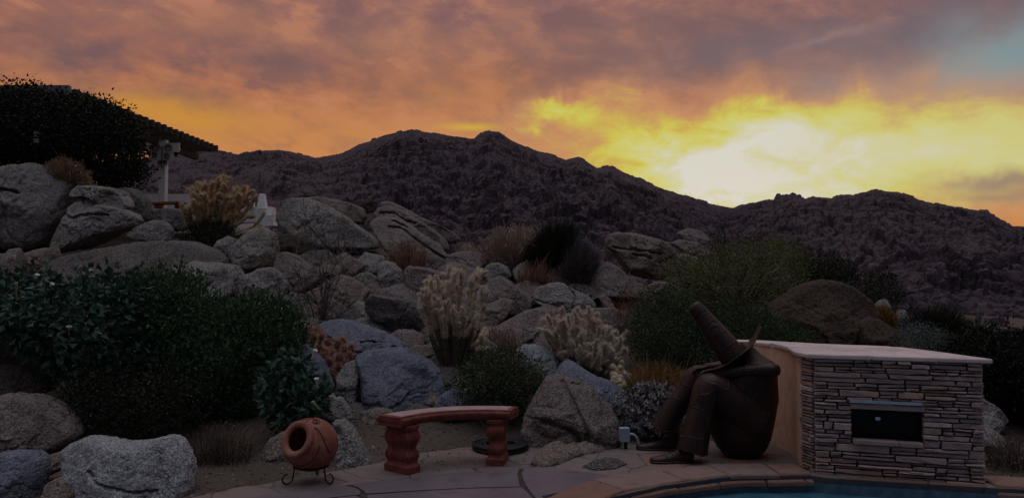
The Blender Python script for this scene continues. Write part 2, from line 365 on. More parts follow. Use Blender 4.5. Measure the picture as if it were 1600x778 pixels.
L_RUST = leafm('rust_grass', [(0, (.15, .075, .045)), (.6, (.24, .125, .075)), (1, (.34, .2, .13))], .1)
L_GOLD = leafm('gold_grass', [(0, (.20, .11, .04)), (.6, (.30, .165, .06)), (1, (.40, .25, .10))], .1)
L_TWIG = leafm('grey_twig', [(0, (.05, .04, .042)), (.6, (.085, .07, .07)), (1, (.14, .12, .12))], .0)
L_BTWIG = leafm('brown_twig', [(0, (.045, .03, .022)), (.6, (.08, .055, .04)), (1, (.14, .10, .075))], .0)
L_PINK = leafm('pink_straw', [(0, (.28, .205, .16)), (.6, (.40, .30, .235)), (1, (.54, .42, .33))], .1)
L_SEED = leafm('seed_head', [(0, (.22, .18, .12)), (1, (.40, .34, .25))], .0)
L_FLOWER = leafm('white_flower', [(0, (.62, .60, .55)), (1, (.75, .74, .70))], .2)
L_BUD = leafm('green_bud', [(0, (.25, .27, .14)), (1, (.33, .36, .2))], .1)
SP_PALE = leafm('pale_spine', [(0, (.58, .49, .42)), (.6, (.74, .65, .57)), (1, (.86, .79, .72))], .4)
SP_TAN = leafm('tan_spine', [(0, (.46, .31, .16)), (.6, (.60, .42, .24)), (1, (.76, .58, .38))], .4)
SP_RED = leafm('red_spine', [(0, (.36, .19, .15)), (.6, (.56, .32, .25)), (1, (.75, .52, .42))], .35)
C_STEM = flat('cactus_stem', (.38, .31, .21), .9, .35, 30, .5)
C_DEAD = flat("cactus_trunk", (.10, .078, .06), .95, .4, 25, .6)
C_RED = flat('red_cactus_stem', (.10, .06, .035), .9, .3, 30, .4)
def dirt(t, b, v):
    a = t.noise(v, .8, 5, .6); c = t.noise(v, 9, 6, .7); d = t.noise(v, 60, 3, .7)
    k = t.mix(t.ss(a, .35, .65), (.062, .045, .038), (.10, .073, .06)); k = t.mix(t.m('MULTIPLY', t.ss(c, .48, .7), .7), k, (.05, .036, .028))
    k = t.mix(t.m('MULTIPLY', t.ss(d, .55, .7), .6), k, (.25, .20, .165)); k = t.mix(t.m('MULTIPLY', t.ss(d, .45, .32), .6), k, (.04, .03, .025))
    t.put(b.inputs['Base Color'], k); bump(t, b, t.m('ADD', c, t.m('MULTIPLY', d, .5)), .9, .03); b.inputs['Roughness'].default_value = .95
DIRT = mat('dirt', dirt)
def mtn(t, b, v):
    a = t.noise(v, .02, 4, .6); c = t.noise(v, .25, 6, .7); d = t.noise(v, 1.4, 5, .7)
    k = t.mix(t.ss(a, .35, .65), (.074, .049, .069), (.108, .074, .086)); k = t.mix(t.m('MULTIPLY', t.ss(c, .5, .68), .6), k, (.06, .045, .052))
    k = t.mix(t.m('MULTIPLY', t.ss(d, .52, .66), .7), k, (.035, .027, .03)); k = t.mix(t.m('MULTIPLY', t.ss(d, .46, .33), .6), k, (.20, .148, .168))
    sh = t.noise(v, .55, 3, .6); k = t.mix(t.m('MULTIPLY', t.ss(sh, .62, .68), .75), k, (.02, .019, .014))
    t.put(b.inputs['Base Color'], k); bump(t, b, t.m('ADD', c, t.m('MULTIPLY', d, .8)), 1.0, 1.0); b.inputs['Roughness'].default_value = .95
MTN = mat('mountain_rock', mtn)
def flag(t, b, v):
    wn = t.noise(v, 1.5, 3, .5, col=True); ws = t.new('ShaderNodeVectorMath', operation='SCALE'); t.l.new(wn, ws.inputs[0]); ws.inputs[3].default_value = .25
    wv = t.new('ShaderNodeVectorMath', operation='ADD'); t.l.new(v, wv.inputs[0]); t.l.new(ws.outputs[0], wv.inputs[1])
    vo = t.new('ShaderNodeTexVoronoi', feature='DISTANCE_TO_EDGE'); vo.inputs['Scale'].default_value = 1.9; t.l.new(wv.outputs[0], vo.inputs['Vector'])
    vc = t.new('ShaderNodeTexVoronoi'); vc.inputs['Scale'].default_value = 1.9; t.l.new(wv.outputs[0], vc.inputs['Vector'])
    sp = t.new('ShaderNodeSeparateColor'); t.l.new(vc.outputs['Color'], sp.inputs[0])
    k = t.ramp(sp.outputs[0], [(0, (.15, .115, .11)), (.35, (.18, .14, .132)), (.62, (.155, .122, .12)), (.8, (.20, .125, .105)), (1, (.17, .088, .068))])
    n = t.noise(v, 7, 5, .65); k = t.mix(t.m('MULTIPLY', t.ss(n, .45, .75), .5), k, (.095, .075, .072))
    n3 = t.noise(v, 1.1, 4, .6); k = t.mix(t.m('MULTIPLY', t.ss(n3, .45, .7), .45), k, (.115, .095, .094))
    j = t.ss(vo.outputs['Distance'], .008, .02); k = t.mix(j, t.mix(t.ss(n, .4, .6), (.06, .048, .045), (.13, .105, .10)), k)
    t.put(b.inputs['Base Color'], k); bump(t, b, t.m('ADD', t.m('MULTIPLY', j, .6), t.m('MULTIPLY', n, .35)), .6, .012); b.inputs['Roughness'].default_value = .75
FLAG = mat('flagstone', flag)
def conc(t, b, v):
    a = t.noise(v, 1.2, 5, .65, .4); c = t.noise(v, 5, 5, .6); d = t.noise(v, 90, 2, .6)
    k = t.mix(t.ss(a, .3, .7), (.098, .076, .095), (.15, .118, .135)); k = t.mix(t.m('MULTIPLY', t.ss(c, .5, .75), .6), k, (.068, .052, .064)); k = t.mix(t.m('MULTIPLY', t.ss(d, .5, .7), .25), k, (.06, .05, .055))
    t.put(b.inputs['Base Color'], k); bump(t, b, t.m('ADD', c, t.m('MULTIPLY', d, .2)), .35, .01); b.inputs['Roughness'].default_value = .6
CONC = mat('stained_concrete', conc)
def islandstone(name, stops, vs=9):
    def f(t, b, v):
        ge = t.new('ShaderNodeNewGeometry'); k = t.ramp(ge.outputs['Random Per Island'], stops)
        n = t.noise(v, vs, 5, .65); d = t.noise(v, 60, 3, .7)
        k = t.mix(t.m('MULTIPLY', t.ss(n, .45, .75), .5), k, tuple(x * .5 for x in stops[0][1])); k = t.mix(t.m('MULTIPLY', t.ss(d, .5, .7), .3), k, tuple(x * .45 for x in stops[0][1]))
        t.put(b.inputs['Base Color'], k); bump(t, b, t.m('ADD', n, t.m('MULTIPLY', d, .4)), .7, .012); b.inputs['Roughness'].default_value = .85
    return mat(name, f)
COPE = islandstone('coping_stone', [(0, (.19, .10, .078)), (.5, (.23, .135, .105)), (1, (.20, .145, .13))])
LEDGE = islandstone('ledge_stone', [(0, (.21, .165, .17)), (.3, (.35, .25, .23)), (.55, (.29, .225, .23)), (.8, (.42, .28, .22)), (1, (.48, .39, .37))])
TOPST = islandstone('counter_top_stone', [(0, (.52, .42, .41)), (.5, (.60, .49, .48)), (1, (.55, .45, .44))], 5)
MORTAR = flat('mortar', (.045, .036, .033), .95, .3, 12)
STUCCO = flat('yellow_stucco', (.72, .45, .32), .9, .12, 14, .5, bd=.004)
WHITE = flat('white_stucco', (.74, .74, .76), .9, .06, 6, .3)
WPAINT = flat('white_paint', (.62, .62, .64), .6, .1, 9, .1)
TIMBER = flat('grey_timber', (.17, .17, .19), .8, .25, 6, .3)
TIMBER_D = flat('dark_timber', (.055, .042, .036), .85, .3, 6, .3)
WOODB = flat('orange_wood', (.24, .10, .045), .6, .25, 10, .2)
IRON = flat('black_iron', (.012, .011, .011), .5, .3, 20, .2, .6, .4)
STEEL = flat('sky_tinted_steel', (.62, .74, .90), .3, .08, 30, .1, 1.0, .5)  # blue of the reflected sky put into the steel colour
RUBBER = flat('black_rubber', (.012, .012, .013), .55, .2, 20, .1)
BOXM = flat('box_paint', (.26, .33, .43), .5, .15, 12, .1)
PVC = flat('grey_conduit', (.42, .42, .43), .5, .1, 12, .1)
BLACK = flat('black_enamel', (.006, .006, .006), .5, .2, 20, .1)
def rusty(t, b, v):
    wn = t.noise(v, 3, 3, .5, col=True); ws = t.new('ShaderNodeVectorMath', operation='SCALE'); t.l.new(wn, ws.inputs[0]); ws.inputs[3].default_value = .12
    wv = t.new('ShaderNodeVectorMath', operation='ADD'); t.l.new(v, wv.inputs[0]); t.l.new(ws.outputs[0], wv.inputs[1])
    vo = t.new('ShaderNodeTexVoronoi', feature='DISTANCE_TO_EDGE'); vo.inputs['Scale'].default_value = 4.6; t.l.new(wv.outputs[0], vo.inputs['Vector'])
    vc = t.new('ShaderNodeTexVoronoi'); vc.inputs['Scale'].default_value = 4.6; t.l.new(wv.outputs[0], vc.inputs['Vector']); sp = t.new('ShaderNodeSeparateColor'); t.l.new(vc.outputs['Color'], sp.inputs[0])
    n = t.noise(v, 9, 6, .7); d = t.noise(v, 55, 3, .7)
    k = t.mix(sp.outputs[0], (.022, .009, .0075), (.042, .017, .0135)); k = t.mix(t.m('MULTIPLY', t.ss(n, .45, .7), .7), k, (.010, .006, .0055)); k = t.mix(t.m('MULTIPLY', t.ss(d, .55, .7), .35), k, (.075, .032, .022))
    e = t.m('MAXIMUM', t.ss(vo.outputs['Distance'], .006, .03), t.ss(t.noise(v, 2.2, 2), .42, .58)); k = t.mix(e, (.012, .008, .008), k)
    t.put(b.inputs['Base Color'], k); bump(t, b, t.m('ADD', t.m('MULTIPLY', t.m('SUBTRACT', 1.0, e), .7), t.m('MULTIPLY', n, .5)), .7, .008)
    b.inputs['Roughness'].default_value = .48; b.inputs['Metallic'].default_value = .3; b.inputs['Specular IOR Level'].default_value = .4
RUST = mat('rusty_steel', rusty)
def clay(t, b, v):
    n = t.noise(v, 7, 6, .65, .5); d = t.noise(v, 40, 3, .7); a = t.noise(v, 2.5, 3, .5)
    k = t.mix(t.ss(a, .35, .65), (.19, .062, .044), (.255, .092, .062)); k = t.mix(t.m('MULTIPLY', t.ss(n, .45, .68), .55), k, (.30, .16, .125)); k = t.mix(t.m('MULTIPLY', t.ss(d, .52, .7), .5), k, (.09, .03, .024))
    t.put(b.inputs['Base Color'], k); bump(t, b, t.m('ADD', n, t.m('MULTIPLY', d, .4)), .3, .006); b.inputs['Roughness'].default_value = .7
CLAY = mat('terracotta', clay)
BENCHR = flat('red_cast_stone', (.155, .042, .032), .7, .35, 14, .5)
BENCHT = flat('pink_cast_stone', (.34, .23, .23), .75, .2, 9, .3)
def water(t, b, v):
    n = t.noise(v, 5, 4, .6, .4)
    k = t.mix(t.ss(n, .4, .7), (.035, .11, .165), (.06, .15, .215)); t.put(b.inputs['Base Color'], k); b.inputs['Roughness'].default_value = .12; b.inputs['Specular IOR Level'].default_value = .5; bump(t, b, n, .35, .03)
WATER = mat('pool_water', water)
TILE = flat('pool_plaster', (.07, .13, .19), .5, .25, 16, .2)

# ---------------------------------------------------------------- terrain
DT = np.array([(1200, 2.2), (778, 5.56), (690, 7.5), (640, 8.2), (560, 9.3), (500, 10.5), (437, 12.0), (390, 14.0), (340, 17.0), (310, 19.5), (290, 22.0), (250, 30.0)])
def Dpy(py): return float(np.interp(-py, -DT[:, 0], DT[:, 1]))
CREST = np.array([(-600, 318), (0, 318), (190, 320), (235, 348), (440, 352), (520, 348), (600, 350), (720, 392), (800, 410), (950, 430), (1050, 440), (1150, 455), (1300, 488), (1400, 520), (1600, 545), (2200, 560)])
POOLF = [(950, 777), (1036, 758), (1100, 749), (1148, 743.5), (1208, 743), (1268, 742)]
pool = [tuple(G(*p)[:2]) for p in POOLF]
pool = [(4.6, 2.7), (2.2, 2.6), (.9, 3.2), (.35, 4.1), (.38, 4.9)] + pool + [(2.55, 6.22), (3.72, 5.92), (4.15, 5.84), (4.9, 5.6), (5.8, 5.0), (6.0, 3.6)]
def terr(x, y):
    x = np.asarray(x, float); y = np.asarray(y, float); yy = np.maximum(y, .5)
    px = 800 + F * x / yy; cy = np.interp(px, CREST[:, 0], CREST[:, 1]); yc = np.interp(-cy, -DT[:, 0], DT[:, 1])
    yl = np.minimum(yy, yc); py = np.interp(yl, DT[:, 1], DT[:, 0]); z = H - yl * (py - 437) / F
    over = np.maximum(yy - yc, 0); z = z - np.minimum(over * .22, np.maximum(z + 1.4, 0))
    z = np.where(y < 7.5, 0, np.maximum(z, -1.4))
    z = np.where(np.abs(px - 800) > 3000, np.minimum(z, 3), z)
    n = fbm(np.stack([x * .9, y * .9, x * 0], -1), 4, 5) * .07 * np.clip((y - 7.6) / 1.5, 0, 1)
    return z - .03 - .16 * np.clip((y - 8.0) / 1.5, 0, 1) + n
def ground():
    xs = np.unique(np.concatenate([np.linspace(-1500, -60, 14), np.linspace(-60, -14, 40), np.arange(-14, 14, .16), np.linspace(14, 60, 40), np.linspace(60, 1500, 14)]))
    ys = np.unique(np.concatenate([np.linspace(-600, -10, 8), np.arange(-10, 5, .4), np.arange(5, 14, .14), np.arange(14, 30, .3), np.linspace(30, 80, 30), np.linspace(80, 1800, 14)]))
    X, Y = np.meshgrid(xs, ys); Z = terr(X, Y); n = len(xs)
    ins = inpoly(X, Y, pool); i = (np.arange(len(ys) - 1)[:, None] * n + np.arange(n - 1)[None])
    f = np.stack([i, i + 1, i + n + 1, i + n], -1).reshape(-1, 4); f = f[~ins.ravel()[f].any(1)]
    tag(mesh('ground', np.stack([X, Y, Z], -1), f, DIRT, smooth=True), 'brown decomposed granite soil of the garden slope', kind='structure')
ground()
RIDGE = np.array([(-900, 330), (-500, 300), (-200, 285), (0, 262), (100, 252), (200, 242), (265, 232), (321, 226), (345, 228), (370, 233), (400, 227), (430, 226), (450, 228), (470, 234), (490, 240), (505, 238), (530, 233), (560, 218), (590, 208), (615, 201), (630, 197), (650, 196),
    (680, 201), (705, 205), (740, 210), (752, 200), (765, 197), (780, 198), (800, 212), (830, 225), (870, 237), (885, 243), (905, 239), (920, 247), (935, 256), (945, 254), (958, 252), (975, 262), (1000, 273), (1040, 290), (1070, 300), (1095, 309), (1120, 317), (1148, 320), (1170, 313),
    (1190, 309), (1210, 309), (1215, 300), (1240, 297), (1260, 305), (1272, 300), (1300, 305), (1315, 297), (1335, 299), (1350, 294), (1390, 291), (1415, 296), (1440, 308), (1480, 314), (1500, 318), (1545, 323), (1560, 336), (1585, 346), (1600, 347), (1700, 362), (1900, 375), (2300, 395), (3000, 410)])
def mountain():
    nc, nr = 2700, 460
    a = np.linspace(math.atan2(-1300, F), math.atan2(1300, F), nc); px = 800 + F * np.tan(a)
    ry = np.interp(px, RIDGE[:, 0], RIDGE[:, 1]) + 4
    rd = np.interp(px, [-900, 250, 450, 640, 800, 1000, 1140, 1250, 1400, 1600, 2300], [170, 190, 230, 270, 275, 300, 330, 260, 230, 220, 200])
    s = np.linspace(0, 1, nr)[:, None]; d0 = 44.0
    d = d0 * (rd[None] / d0) ** s
    by = 512.0; py = by + (ry[None] - by) * (s + .06 * np.sin(s * PI))
    X = np.tan(a)[None] * d; Y = d + 0 * X; Z = H + d * (437 - py) / F
    q = np.stack([X / 60, Y / 60, Z * 0 + 2.5], -1); env = np.clip(np.sin(np.clip(s, 0, 1) * PI), 0, 1)
    Z = Z + fbm(q, 4, 31) * 8 * env
    wx = fbm(np.stack([X / 6, Y / 6, X * 0], -1), 2, 3) * .8; dens = fbm(np.stack([X / 35, Y / 35, X * 0 + 4], -1), 3, 19)
    u, v = X + wx, Y * 1.0 + wx[::-1] * .5
    def rocks(c, seed, keep, hh, wall):
        f1, f2, r, r2, du, dv = worley2(u / c, v / c, seed)
        on = r < keep; prof = np.minimum((f2 - f1) * wall, 1.0) ** .6
        return np.where(on, prof * c * hh * (.35 + r2) + (du * (r2 - .5) * 1.2 + dv * (r / np.maximum(keep, .01) - .5) * 1.2) * c * hh * prof, 0)
    fade = np.clip((d - 44) / 40, .12, 1)
    h = rocks(6.5, 41, .26 + .35 * dens, .24, 4.0) * fade + rocks(2.7, 43, .70 + .4 * dens, .44, 5.0) * (.4 + .6 * fade) + rocks(1.25, 47, .8, .36, 4.5) * np.clip(170 / d, .3, 1)
    cf = 1 - .62 * np.clip((s - .86) / .12, 0, 1); h = h * cf * np.clip(np.interp(px, [200, 330, 520, 620], [.45, .5, .6, 1.0]), 0, 1)[None]
    X = X - np.sin(a)[None] * h * .35; Y = Y - np.cos(a)[None] * h * .35; Z = Z + h * .9 - .7
    # back slope rows
    bx = [X]; byy = [Y]; bz = [Z]
    for k, dz in ((1.08, 6), (1.5, 40)):
        bx.append(X[-1:] * k); byy.append(Y[-1:] * k); bz.append(Z[-1:] - dz)
    X = np.concatenate(bx); Y = np.concatenate(byy); Z = np.concatenate(bz); nr = len(X)
    i = (np.arange(nr - 1)[:, None] * nc + np.arange(nc - 1)[None])
    tag(mesh('mountain', np.stack([X, Y, Z], -1), np.stack([i, i + 1, i + nc + 1, i + nc], -1).reshape(-1, 4), MTN), 'bare boulder-strewn desert ridge against the sunset', kind='structure')
mountain()

# ---------------------------------------------------------------- boulders
BG = 'granite boulders in the garden'
BPOLY = []
def boulder(label, poly, m='grey', off=0.0, tr=.95, lean=.35, cracks=(), seed=None, box=.72, rough=1.0, d=None, name='boulder', cw=1.5, cdp=.3, group=None):
    BPOLY.append(poly)
    q = np.asarray(poly, float); seed = int(q.sum()) if seed is None else seed; rs = np.random.default_rng(seed)
    x, y = q[:, 0], q[:, 1]; x2, y2 = np.roll(x, -1), np.roll(y, -1); cr = x * y2 - x2 * y; ar = cr.sum() / 2
    cx = ((x + x2) * cr).sum() / (6 * ar); cy = ((y + y2) * cr).sum() / (6 * ar)
    hw = (x.max() - x.min()) / 2; hh = (y.max() - y.min()) / 2; sz = math.sqrt(hw * hh)
    nt = int(np.clip(2 * (hw + hh) * 1.5, 72, 300)); npn = int(nt * .42)
    th = np.arange(nt) / nt * 2 * PI
    # outline radius by ray casting (farthest hit)
    Rr = np.full(nt, 1.0); dx, dy = np.cos(th), np.sin(th)
    for k in range(len(q)):
        ax, ay = x[k] - cx, y[k] - cy; bx, by = x2[k] - cx - ax, y2[k] - cy - ay
        den = dx * by - dy * bx; den = np.where(np.abs(den) < 1e-9, 1e-9, den)
        tt = (ax * by - ay * bx) / den; uu = (ax * dy - ay * dx) / den
        ok = (uu >= -1e-6) & (uu <= 1 + 1e-6) & (tt > 0); Rr = np.where(ok, np.maximum(Rr, tt), Rr)
    def sm(a, w):
        k = np.exp(-.5 * (np.arange(-3 * w, 3 * w + 1) / w) ** 2); k /= k.sum(); return np.real(np.fft.ifft(np.fft.fft(a) * np.fft.fft(np.roll(np.pad(k, (0, len(a) - len(k))), -3 * w)))) if len(k) <= len(a) else a
    R1 = sm(Rr, max(1, nt // 120)); R2 = sm(Rr, max(2, nt // 16))
    ph = np.linspace(0, 1, npn) ** 1.0 * PI; sp = np.sin(ph) ** box; cp = np.sign(np.cos(ph)) * np.abs(np.cos(ph)) ** .8
    k = np.clip(sp, 0, 1)[:, None] ** 2.2; Re = R2[None] * (1 - k) + R1[None] * k
    ox = Re * sp[:, None] * dx[None]; oy = Re * sp[:, None] * dy[None]
    dd = Dpy(y.max()) if d is None else d; T = tr * sz / F * dd; dc = dd + .55 * T + off
    nx = ox / sz; nz = -oy / sz; ny = -cp[:, None] + 0 * ox
    p = np.stack([nx, ny, nz], -1)
    for _ in range(9):
        n = np.array([rs.uniform(-1.1, 1.1), -1, rs.uniform(-.8, 1.1)]); n /= np.linalg.norm(n); hgt = rs.uniform(.60, .86)
        ex = np.maximum((p * n).sum(-1) - hgt * (1 if abs(n[0]) < .4 else 1.1), 0) * np.clip(1 - sp[:, None] ** 6, 0, 1); p = p - .85 * ex[..., None] * n
    nrm = p / (np.linalg.norm(p, axis=-1, keepdims=True) + 1e-6); so = rs.uniform(0, 90, 3)
    pole = np.clip(sp[:, None] * 4, .0, 1)
    a = fbm(p * 1.3 + so, 3, seed % 97) * .09 + fbm(p * 4.5 + so, 3, 5) * .035 + (1 - np.abs(fbm(p * 2.1 + so, 2, 8))) ** 6 * -.05
    fine = fbm(p * 12 + so, 3, 9) * .016
    jn = 0
    for _ in range(rs.integers(1, 4)):      # joint planes: long natural fractures with a small step across them
        n = np.array([rs.uniform(-.5, .5), rs.uniform(-.35, .35), 1.0 if rs.random() < .65 else rs.uniform(-.2, .2)]); n[0] += (0 if abs(n[2]) > .5 else 1); n /= np.linalg.norm(n)
        t_ = (p * n).sum(-1) - rs.uniform(-.5, .5) + fbm(p * 2.2 + so, 3, 33) * .10; vis = np.clip(fbm(p * 1.1 + so * 2, 2, 61) * 2.5 + .8, 0, 1)
        jn = jn - np.exp(-(t_ / (1.6 / sz + .008)) ** 2) * .055 * vis + np.tanh(t_ / .03) * .010 * vis
    p = p + nrm * ((a * rough * (1 - .55 * k)) + fine + jn * rough * np.clip(1.15 - .5 * k, 0, 1))[..., None]
    sc = sz / F * dc
    c0 = P(cx, cy, dc); wx = c0[0] + p[..., 0] * sc; wz = c0[2] + p[..., 2] * sc; wz = np.where(wz < c0[2], c0[2] + (wz - c0[2]) * 1.12, wz); wy = dc + p[..., 1] * T + lean * (wz - c0[2])
    if len(cracks):
        vx = cx + p[..., 0] * sz; vy = cy - p[..., 2] * sz * np.where(p[..., 2] < 0, 1.12, 1); g = 0; rag = fbm(np.stack([vx / 5, vy / 5, vx * 0], -1), 2, 4) * 1.6
        for c in cracks: g = np.maximum(g, np.exp(-(np.maximum(segdist(vx + rag, vy + rag, spline(c, 14)) - .3, 0) / cw) ** 2))
        front = (ph < PI * .62)[:, None]; wy = wy + np.where(front, g * cdp * T * .45, 0)
    base = np.array((c0[0], dc, float(wz.min())))
    v = np.stack([wx, wy, wz], -1) ; i = (np.arange(npn - 1)[:, None] * nt); j = np.arange(nt)[None]; j2 = (j + 1) % nt
    f = np.stack([i + j, i + nt + j, i + nt + j2, i + j2], -1).reshape(-1, 4)
    o = mesh(name, v - base, f, GM[m], smooth=True); o.location = tuple(base)
    return tag(o, label, 'boulder', group or BG)
bd = boulder
# left summit
bd('huge pale boulder at the left edge, tallest of the upper pile', [(-75,300),(-40,262),(0,258),(14,256),(48,256),(62,261),(84,274),(112,281),(120,288),(114,296),(109,310),(106,336),(98,354),(88,368),(76,378),(40,384),(0,384),(-60,380)], 'grey', cracks=[[(28,299),(40,303),(48,305)],[(26,302),(22,330),(17,358),(15,384)],[(0,300),(10,316),(18,306),(26,300)]], cdp=.35, lean=.25)
bd('long curved slab capping the split boulder beside the tallest one', [(112,300),(122,290),(166,292),(186,298),(200,310),(210,322),(205,330),(190,328),(172,319),(156,312),(140,308),(126,308),(112,311)], 'grey', d=14.15, lean=.5, tr=1.5)
bd('wide split boulder under the curved capping slab', [(110,318),(128,307),(144,306),(172,319),(200,329),(213,334),(222,346),(216,355),(176,369),(148,381),(96,392),(90,385),(98,364),(105,340)], 'grey', cracks=[[(109,334),(124,343),(145,339),(182,338)],[(124,309),(130,312),(134,318)]], lean=.4)
bd('dark boulder between the capping slab and white wall', [(172,295),(198,293),(212,296),(226,310),(238,330),(239,342),(224,353),(205,342),(188,318)], 'dark', d=15.4)  # darker stone colour
bd('rounded light grey boulder perched on the broad slab', [(197,369),(216,355),(240,345),(252,343),(262,352),(268,362),(270,375),(258,381),(236,378),(210,374)], 'grey', d=13.6, tr=1.1)
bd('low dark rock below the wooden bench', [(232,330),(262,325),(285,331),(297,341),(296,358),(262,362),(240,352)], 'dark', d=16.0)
bd('broad sloping slab behind the left bush', [(55,440),(70,412),(90,400),(128,394),(180,381),(230,376),(275,376),(318,386),(350,402),(352,420),(320,440),(265,455),(200,455),(90,455)], 'dark', lean=1.0, box=.6, tr=.8, off=.25)
bd('pale smooth slab with one dark pock right of the left bush', [(262,420),(290,408),(330,410),(365,416),(378,434),(374,458),(345,475),(300,470),(270,445)], 'grey', lean=.9, off=.0, box=.6)
bd('small upright rock wedged under the tallest boulder', [(8,388),(24,387),(28,405),(32,436),(12,440),(4,410)], 'grey', d=11.7)
bd('squat block beneath the tallest boulder, right of the upright rock', [(28,398),(60,389),(80,386),(87,398),(80,438),(34,440)], 'tan', d=12.0)
bd('round pinkish boulder cut by the left edge', [(-30,405),(0,396),(10,402),(18,420),(20,442),(0,450),(-28,446)], 'rose', d=11.2)
# left foreground
bd('undercut boulder with pale top and brown hollow at left edge', [(-60,545),(0,527),(40,533),(88,545),(93,565),(82,585),(80,606),(40,624),(-40,628),(-70,600)], 'tan', d=8.0, cracks=[[(-10,562),(30,562),(60,570),(78,592)]], cw=5, cdp=.6, lean=.1)
bd('large pinkish boulder with pointed right end at left edge', [(-60,690),(-55,645),(0,620),(30,622),(70,634),(92,646),(106,658),(122,676),(121,685),(96,695),(70,710),(40,713),(-30,718)], 'rose', d=6.9, lean=.5)
bd('long bluish white boulder lying at the patio corner', [(88,705),(120,688),(152,691),(186,696),(220,695),(240,692),(264,691),(280,702),(294,720),(302,742),(301,765),(284,784),(200,806),(110,800),(98,765),(100,738)], 'pale', d=5.75, cracks=[[(158,729),(180,743),(220,752),(262,755)]], lean=.4, tr=.8)
bd('dark blue rock in the bottom left corner', [(-40,745),(-10,710),(40,711),(58,718),(65,735),(62,765),(58,795),(-20,810)], 'blue', d=5.7)
bd('small brown stone between the corner rock and the long white boulder', [(68,758),(84,749),(100,755),(111,775),(106,800),(66,800)], 'tan', d=5.6)
bd('small wedge stone under the pointed pinkish boulder', [(62,716),(92,706),(110,712),(112,724),(84,738),(66,742)], 'tan', d=6.2)
# middle left
bd('egg shaped boulder with an orange lichen side under the cactus', [(357,394),(366,381),(388,360),(408,354),(424,363),(431,378),(436,398),(432,416),(410,420),(392,421),(370,415)], 'lich', d=12.9, tr=1.1)
bd('small stone leaning on the lichen stained boulder', [(332,392),(340,376),(354,368),(368,374),(366,392),(352,410),(334,408)], 'grey', d=13.0)
bd('brown boulder below the whale backed rock', [(428,368),(450,364),(470,371),(485,380),(493,392),(482,404),(456,402),(434,396)], 'brown', d=13.4)  # brown stone colour
bd('angular grey boulder right of the lichen stained one', [(428,396),(440,393),(458,398),(490,416),(513,424),(502,440),(481,455),(461,466),(446,460),(438,436),(428,420)], 'rose', d=11.6, lean=.5)
bd('humped grey boulder above the leafy bush', [(360,443),(368,434),(392,426),(404,418),(424,418),(441,432),(452,444),(448,466),(410,466),(380,466),(362,458)], 'grey', d=11.2, lean=.4)
bd('tan sloping ledge behind the dead twiggy bush', [(478,458),(500,448),(526,428),(560,441),(578,454),(570,472),(550,478),(520,470),(490,474)], 'tan', d=11.1, lean=1.0)
bd('small grey rock above the tan sloping ledge', [(545,436),(560,427),(576,425),(588,432),(592,448),(575,454),(552,446)], 'grey', d=12.0)
bd('huge whale backed boulder with dark undercut left of the layered outcrop', [(430,334),(440,308),(460,304),(482,309),(505,318),(532,334),(562,354),(582,366),(599,383),(586,386),(550,388),(528,390),(500,386),(470,376),(448,362),(434,350)], 'grey', d=14.2, tr=1.0, lean=.55, cracks=[[(487,312),(500,330),(494,350),(478,362)]], cdp=.22, cw=3)
bd('smooth hump behind the whale backed boulder', [(470,310),(495,306),(525,312),(552,318),(569,326),(576,338),(571,350),(554,348),(520,336),(490,322)], 'tan', d=16.0, lean=.5)
bd('small brown block on the skyline behind the smooth hump', [(545,318),(560,313),(580,312),(591,316),(588,330),(570,334),(552,328)], 'brown', d=17.0)
# layered outcrop
bd('uppermost long layer of the sloping outcrop', [(584,320),(598,312),(614,315),(628,323),(646,332),(672,346),(702,358),(722,368),(725,376),(706,380),(690,376),(660,362),(630,344),(604,332)], 'rose', d=15.8, lean=.6, tr=1.2)
bd('second layer of the sloping outcrop with rounded end', [(576,338),(588,323),(602,320),(618,323),(642,335),(664,350),(684,362),(702,375),(708,390),(690,392),(664,378),(636,362),(606,346)], 'rose', d=14.9, lean=.6, tr=1.2, cracks=[[(596,334),(616,334),(634,345),(654,352)]], cdp=.25)
bd('lowest and broadest layer of the sloping outcrop above the spiny cactus', [(572,350),(580,337),(596,335),(616,339),(636,348),(660,364),(684,380),(706,404),(712,418),(700,432),(676,434),(650,416),(624,408),(602,392),(588,370)], 'rose', d=12.9, lean=.75, tr=.9, cracks=[[(606,354),(628,358),(648,372),(680,394),(700,406)],[(612,344),(630,352),(636,356)]], cdp=.3)
bd('flat tan ledge at the foot of the layered outcrop', [(664,436),(682,420),(702,408),(720,412),(738,420),(752,436),(744,452),(700,456),(672,450)], 'rose', d=11.9, lean=1.0)
bd('small upright egg shaped rock left of the spiny cactus', [(586,414),(598,407),(616,411),(627,422),(631,438),(632,453),(629,464),(614,466),(600,452),(590,434)], 'grey', d=11.5, tr=1.1)
bd('grey wall of rock directly behind the tall spiny cactus', [(630,424),(638,416),(660,418),(686,424),(706,432),(712,455),(702,482),(654,480),(636,464),(631,446)], 'rose', d=11.1)
bd('dark block left of the tall spiny cactus', [(570,468),(580,459),(606,463),(626,465),(646,472),(663,486),(670,504),(662,524),(630,522),(606,506),(580,498),(570,486)], 'dark', d=10.1, lean=-.1)  # darker stone colour all over the block
bd('small flat ledge under the dark block', [(536,503),(560,497),(590,495),(608,498),(618,508),(632,522),(622,530),(600,526),(565,514)], 'grey', d=10.2, lean=.8)
bd('broad flat slab above the big blue rock', [(490,510),(505,502),(530,500),(570,511),(602,521),(628,532),(634,541),(612,550),(568,554),(546,546),(526,530)], 'blue', d=9.45, lean=1.1, tr=.9, cracks=[[(548,545),(570,547),(600,544),(622,540)],[(570,532),(590,532)]], cdp=.35)
